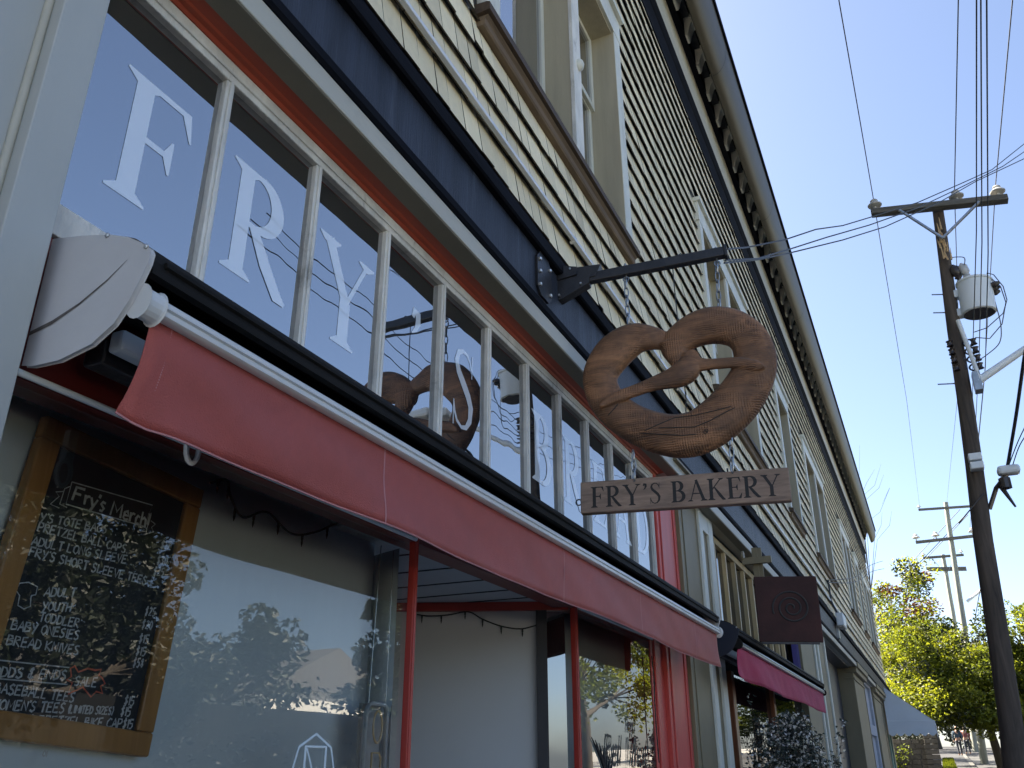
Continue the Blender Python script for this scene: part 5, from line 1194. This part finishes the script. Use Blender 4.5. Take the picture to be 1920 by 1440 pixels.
# white flowering bush in front of the second shop
BS = thing('flowering_bush', (.5, 8.0, 0), 'grey green bush covered in small pale flowers in front of the second shop', 'bush')
rng = random.Random(21); mb = MB(); fl = MB(); stm = MB()
for i in range(260):
    a = rng.uniform(0, 2*PI); r = abs(rng.gauss(0,.23)); b_ = Vector((.5 + .10*math.cos(a), 8.0 + .10*math.sin(a), .55))
    hgt = 1.84 - .35*(r/.4)**2 + rng.uniform(-.20,.08); tip = Vector((.47 + min(r,.46)*math.cos(a), 8.0 + min(r,.5)*math.sin(a), hgt))
    if i == 0: tip = Vector((.17, 7.95, 2.04))
    if i == 1: tip = Vector((.90, 8.0, 1.84))
    if i == 2: tip = Vector((.84, 8.0, 1.74))
    mid = (b_+tip)/2 + Vector((rng.uniform(-.05,.05), rng.uniform(-.05,.05), .05)); P = [b_*(1-u)**2 + mid*(2*u*(1-u)) + tip*u*u for u in [k/8 for k in range(9)]]
    stm.tube(P, [.006-.0006*k for k in range(9)], 4)
    for k in range(2, 9):
        for _ in range(7):
            q = P[k] + Vector((rng.gauss(0,.018), rng.gauss(0,.018), rng.gauss(0,.03))); leaves(mb, q, (.001,.001,.001), 1, .034, rng, (.5,1.4), 0, shell=0)
        if k > 3 and rng.random() < .95:
            for _ in range(4):
                q = P[k] + Vector((rng.gauss(0,.022), rng.gauss(0,.022), rng.gauss(0,.022))); leaves(fl, q, (.001,.001,.001), 2, .028, rng, (.5,1.1), 0, shell=0)
mb.build('foliage', M['rosemary'], BS); fl.build('flowers', M['flower'], BS); stm.build('stems', M['bark'], BS)
mb = MB(); mb.lathe((.5,8.0,0), [(.24,0),(.30,.5),(.32,.52),(.32,.58),(.28,.58),(.27,.50),(.02,.50)], 20); mb.build('planter', M['concrete'], BS, smooth=True)

# stone wall and hedge past the end of the building
SW = thing('stone_wall', (.6, 41.5, gz(41)), 'low grey stone garden wall with a corner pier past the white awning', 'wall')
rng = random.Random(31); mb = MB(); z0 = gz(41)-.2
for row in range(8):
    z = z0 + row*.19; x = -1.2 + rng.uniform(-.2,0)
    while x < 1.15:
        w = rng.uniform(.22,.5); x1 = min(x+w, 1.15); j = rng.uniform(0,.03)
        if x1-x > .06: mb.box(x+.012, x1-.012, 41.0-j, 41.35, z+.01, z+.18, 0, rng.uniform(.6,1.2))
        x = x1
mb.build('wall_stones', M['stone'], SW, bevel=.012)
mb = MB()
for row in range(9):
    z = z0 + row*.19; mb.box(.95-rng.uniform(0,.03), 1.42+rng.uniform(0,.03), 40.85-rng.uniform(0,.03), 41.4, z+.008, z+.182, 0, rng.uniform(.7,1.25))
mb.build('pier', M['stone'], SW, bevel=.015)
mb = MB(); mb.box(-1.3, 1.15, 41.04, 41.34, z0, z0+1.5); mb.build('mortar', M['mortar'], SW)
mb = MB(); rng = random.Random(33)
for i in range(26): leaves(mb, (rng.uniform(-1.2,.9), 41.2+rng.uniform(-.1,.4), z0+1.62+rng.uniform(-.1,.2)), (.3,.3,.2), 38, .09, rng, (.4,1.2), 0, shell=0)
tag(mb.build('hedge', M['leafdark']), 'dark clipped hedge growing on top of the stone wall', 'hedge')
mb = MB()
for i in range(14): leaves(mb, (rng.uniform(-.9,.2), 40.5+rng.uniform(-.2,.2), gz(40)+rng.uniform(.2,1.0)), (.3,.3,.3), 40, .10, rng, (.5,1.3), 0, shell=0)
tag(mb.build('shrub', M['leafgreen']), 'leafy green shrub at the foot of the stone wall', 'shrub')
# grass verge
mb = MB(); rng = random.Random(35)
for i in range(2500):
    x, y = rng.uniform(1.45, 2.0), rng.uniform(41.5, 60); z = gz(y); h = rng.uniform(.05,.14); mb.face([(x-.02,y,z),(x+.02,y,z),(x+rng.uniform(-.05,.05),y+rng.uniform(-.05,.05),z+h)], 0, rng.uniform(.6,1.3))
tag(mb.build('grass_verge', M['leafgreen']), kind='stuff')

# ================================================================= PEOPLE (far down the sidewalk)
def person(label, p, top, bottom, stride, yaw, hairlen=.0):
    t = thing('person', p, label, 'person', None); p = Vector(p)
    c, s = math.cos(yaw), math.sin(yaw)
    def W(x, y, z): return Vector((x*c - y*s, x*s + y*c, z))
    def skinned(name, pts, edges, mat, sub=1):
        me = bpy.data.meshes.new(name); me.from_pydata([W(*q[:3]) for q in pts], edges, []); o = bpy.data.objects.new(name, me); COL.objects.link(o)
        sk = o.modifiers.new('skin', 'SKIN'); 
        for v, q in zip(me.skin_vertices[0].data, pts): v.radius = (q[3], q[4] if len(q) > 4 else q[3])
        me.skin_vertices[0].data[0].use_root = True
        o.modifiers.new('sub', 'SUBSURF').levels = sub
        d = bpy.context.evaluated_depsgraph_get(); m2 = bpy.data.meshes.new_from_object(o.evaluated_get(d)); bpy.data.objects.remove(o)
        m2.name = name; m2.materials.clear(); m2.materials.append(mat); m2.polygons.foreach_set('use_smooth', [True]*len(m2.polygons))
        r = bpy.data.objects.new(name, m2); COL.objects.link(r); r.parent = t; return r
    st = stride
    pts = [(0,0,.95,.14,.10),(0,0,1.15,.13,.10),(0,0,1.38,.16,.10),(0,0,1.48,.055),(0,0.01,1.56,.07,.08),(0,.02,1.66,.075,.09),(0,.01,1.74,.05,.06),
           (.09,0,.88,.09),(.10,st*.5,.5,.06),(.10,st*.6-.02,.08,.045),(.10,st*.6+.13,.04,.035),(-.09,0,.88,.09),(-.10,-st*.4,.5,.06),(-.10,-st,.08,.045),(-.10,-st+.13,.04,.035),
           (.19,0,1.40,.055),(.24,-st*.3,1.14,.042),(.23,-st*.2+.08,.90,.034),(.23,-st*.2+.10,.80,.03),(-.19,0,1.40,.055),(-.24,st*.3,1.14,.042),(-.23,st*.3+.08,.90,.034),(-.23,st*.3+.10,.80,.03)]
    ed = [(0,1),(1,2),(2,3),(3,4),(4,5),(5,6),(0,7),(7,8),(8,9),(9,10),(0,11),(11,12),(12,13),(13,14),(2,15),(15,16),(16,17),(17,18),(2,19),(19,20),(20,21),(21,22)]
    skinned('body', pts, ed, M['skin'])
    jk = [(0,0,.95,.165,.125),(0,0,1.15,.155,.12),(0,0,1.38,.18,.12),(0,0,1.46,.08),(.19,0,1.40,.072),(.24,-st*.3,1.14,.057),(.23,-st*.2+.08,.92,.045),(-.19,0,1.40,.072),(-.24,st*.3,1.14,.057),(-.23,st*.3+.08,.92,.045)]
    skinned('jacket', jk, [(0,1),(1,2),(2,3),(2,4),(4,5),(5,6),(2,7),(7,8),(8,9)], top)
    tr = [(0,0,.98,.155,.12),(.09,0,.86,.105),(.10,st*.5,.5,.075),(.10,st*.6-.02,.10,.06),(-.09,0,.86,.105),(-.10,-st*.4,.5,.075),(-.10,-st,.10,.06)]
    skinned('trousers', tr, [(0,1),(1,2),(2,3),(0,4),(4,5),(5,6)], bottom)
    skinned('hair', [(0,-.03,1.70,.085,.09),(0,-.06,1.60,.075,.06),(0,-.07,1.52-hairlen,.05,.04)], [(0,1),(1,2)], M['hair'])
    return t
pp = at((1797,1392),'y',66); person('person in dark navy jacket walking away up the sidewalk', (pp.x, 66, gz(66)), M['jacket'], M['trousers'], .22, .1)
pp = at((1809,1392),'y',69); person('person in maroon top and dark trousers walking beside the navy jacket', (pp.x+.1, 69, gz(69)), M['jacketred'], M['trousers'], .18, -.1, .12)

# ================================================================= ACROSS THE STREET (seen mirrored in the glass, lights the facade)
def house(x, y0, y1, h, rh, mat, label):
    t = thing('house', (x, (y0+y1)/2, gz((y0+y1)/2)), label, 'house', 'houses across the street')
    z0 = gz((y0+y1)/2)-.3; mb = MB(); mb.box(x, x+9, y0, y1, z0, h); mb.build('wall', mat, t)
    ym = (y0+y1)/2; mb = MB(); mb.add([(x-.4,y0-.4,h),(x-.4,y1+.4,h),(x-.4,ym,h+rh),(x+9.4,y0-.4,h),(x+9.4,y1+.4,h),(x+9.4,ym,h+rh)], [(0,2,1),(3,4,5),(0,3,5,2),(1,2,5,4),(0,1,4,3)]); mb.build('roof', M['roofing'], t)
    for i, yy in enumerate((y0+(y1-y0)*.2, y0+(y1-y0)*.65)):
        mb = MB(); mb.box(x-.06, x, yy, yy+1.3, z0+1.6, z0+3.0); w = mb.build('window', M['casing'], t); mb = MB(); mb.face([(x-.064,yy+.1,z0+1.7),(x-.064,yy+.1,z0+2.9),(x-.064,yy+1.2,z0+2.9),(x-.064,yy+1.2,z0+1.7)]); mb.build('pane', M['g_dark'], w)
    return t
house(29, 6, 16, 4.2, 2.2, M['siding'], 'white sided gabled house directly across the street')
house(29, 22, 31, 4.4, 2.4, M['sidingtan'], 'pale grey gabled house farther along across the street')
house(29, 37, 48, 5.2, 2.4, M['siding'], 'taller white house at the far end of the houses across the street')
mb = MB(); rng = random.Random(51)
for i in range(240):
    y = rng.uniform(2, 36); z = gz(y) + rng.uniform(.2, 2.9); leaves(mb, (13.2+rng.uniform(-.3,.2), y, z), (.4,.6,.45), 26, .14, rng, (.5,1.3), 0, shell=0)
ht = thing('laurel_hedge', (13.4, 19, 0), 'long dark laurel hedge in front of the houses across the street', 'hedge')
mb.build('foliage', M['hedgeleaf'], ht)
mb = MB(); mb.box(13.1, 13.8, 2, 36, -.2, 2.8); mb.build('hedge_core', M['hedgeleaf'], ht)
for (x, ya_, yb_, h_, lb) in ((-3.0, 45.5, 56, 5.2, 'added pale grey house behind the stone wall, shading the sidewalk'), (-3.2, 62, 76, 5.4, 'second added house up the street, shading the sidewalk')):
    t = thing('house', (x-4, (ya_+yb_)/2, gz(50)), lb, 'house')  # houses added to shade the sidewalk past the building
    mb = MB(); mb.box(x-8, x, ya_, yb_, gz(50)-.4, gz(50)+h_-.6); mb.build('wall', M['sidingtan'], t)
    mb = MB(); zz_ = gz(50)+h_-.6; ym_ = (ya_+yb_)/2; mb.add([(x-8.3,ya_-.3,zz_),(x+.3,ya_-.3,zz_),(x+.3,yb_+.3,zz_),(x-8.3,yb_+.3,zz_),(x-4,ya_-.3,zz_+1.8),(x-4,yb_+.3,zz_+1.8)], [(0,1,4),(2,3,5),(1,2,5,4),(3,0,4,5),(0,3,2,1)]); mb.build('roof', M['roofing'], t)
    mb = MB(); mb.face([(x+.004,ya_+2,gz(50)+1.2),(x+.004,ya_+3.4,gz(50)+1.2),(x+.004,ya_+3.4,gz(50)+2.6),(x+.004,ya_+2,gz(50)+2.6)]); mb.build('window', M['g_dark'], t)
GT = 'trees across the street'
tree('garden_tree', 'large spreading tree in the garden opposite the bakery', (14.6, 12.0, 0), (14.4, 12.0, 2.6), [((13.2,9.5,4.4),(2.4,2.6,2.2),22,'leafdark'), ((14.3,12.5,5.3),(2.3,2.6,2.4),22,'leafdark'), ((14.0,10.5,7.4),(2.4,2.8,1.9),20,'leafdark'), ((13.0,6.8,4.2),(2.0,2.0,2.2),16,'leafdark'), ((13.4,7.5,6.6),(1.8,2.0,1.8),12,'leafdark'), ((13.6,14.2,3.6),(1.4,1.6,1.2),10,'leafdark')], 41, .20, 5200, .28, GT)
tree('garden_tree', 'yellowing tree opposite the second shop', (13.4, 41, gz(41)), (13.4, 41, 3.6), [((12.4,38,5.5),(2.2,2.6,2.2),16,'leafgreen'), ((13.6,42,7.4),(2.4,2.8,2.2),16,'leafgreen'), ((12.6,45,5.0),(2.0,2.4,2.0),14,'leafyellow')], 45, .24, 1600, .25, GT)
tree('garden_tree', 'tall green tree at the upper end of the opposite sidewalk', (14.4, 57, gz(57)), (14.4, 57, 5), [((13.4,54,7),(2.6,3,2.8),18,'leafgreen'), ((14.6,59,9.5),(2.6,3,2.4),16,'leafdark'), ((12.6,60,6),(2.2,2.8,2.4),14,'leafyellow')], 46, .3, 1600, .3, GT)
tree('garden_tree', 'dark conifer beside the driveway across the street', (15.5, 27.5, gz(27)), (15.5, 27.5, 3.0), [((15.5,27.5,3.2),(1.7,1.7,1.4),12,'leafneedle'), ((15.5,27.5,5.2),(1.3,1.3,1.4),10,'leafneedle'), ((15.5,27.5,7.0),(.8,.8,1.2),6,'leafneedle')], 42, .30, 1500, .22, GT)
tree('garden_tree', 'bushy tree between the two gabled houses across the street', (16.5, 20.2, gz(20)), (16.5, 20.2, 2.2), [((16.2,20,3.6),(1.9,2.2,1.4),14,'leafdark'), ((16.8,21,4.9),(1.4,1.6,1.2),10,'leafdark')], 43, .26, 1100, .2, GT)
tree('garden_tree', 'tall tree behind the roofs across the street', (31, 19, 0), (31, 19, 5), [((31,16,7),(3,3,2.6),16,'leafdark'), ((31,21,8.5),(3,3,2.4),16,'leafdark'), ((31,28,7),(3,3.5,2.6),16,'leafdark')], 44, .5, 1100, .3, GT)

# ================================================================= LIGHT, SKY, CAMERA
SUN_AZ, SUN_EL = math.radians(-68), math.radians(46)     # from +Y toward -X
sd = Vector((math.sin(SUN_AZ)*math.cos(SUN_EL), math.cos(SUN_AZ)*math.cos(SUN_EL), math.sin(SUN_EL)))
sl = bpy.data.lights.new('sun', 'SUN'); sl.energy = 5.0; sl.angle = math.radians(.5); sl.color = (1.0, .90, .74)
so = bpy.data.objects.new('sun', sl); so.rotation_euler = sd.to_track_quat('Z', 'Y').to_euler(); COL.objects.link(so)
w = bpy.data.worlds.new('World'); S.world = w; w.use_nodes = True; nt = w.node_tree; nt.nodes.clear()
out = nt.nodes.new('ShaderNodeOutputWorld'); bg = nt.nodes.new('ShaderNodeBackground'); sk = nt.nodes.new('ShaderNodeTexSky')
sk.sky_type = 'NISHITA'; sk.sun_disc = False; sk.sun_elevation = SUN_EL; sk.sun_rotation = SUN_AZ; sk.altitude = 20; sk.air_density = .72; sk.dust_density = 1.6; sk.ozone_density = .9
bg.inputs['Strength'].default_value = .05
nt.links.new(sk.outputs[0], bg.inputs[0]); nt.links.new(bg.outputs[0], out.inputs[0])
cd = bpy.data.cameras.new('camera'); cam = bpy.data.objects.new('camera', cd); COL.objects.link(cam)
cd.sensor_width = 36; cd.lens = F0/1920*36; cd.clip_end = 2000; cd.clip_start = .02
right = RM @ Vector((1,0,0)); upc = RM @ Vector((0,-1,0)); back = RM @ Vector((0,0,-1))
mw = Matrix.Identity(4)
for i, v in enumerate((right, upc, back)):
    for j in range(3): mw[j][i] = v[j]
mw.translation = CAM; cam.matrix_world = mw
S.camera = cam
S.view_settings.view_transform = 'Standard'; S.view_settings.look = 'None'; S.view_settings.gamma = 1; S.view_settings.exposure = 2.8
try: S.cycles.max_bounces = 8; S.cycles.transparent_max_bounces = 12; S.cycles.caustics_reflective = False; S.cycles.caustics_refractive = False
except Exception: pass
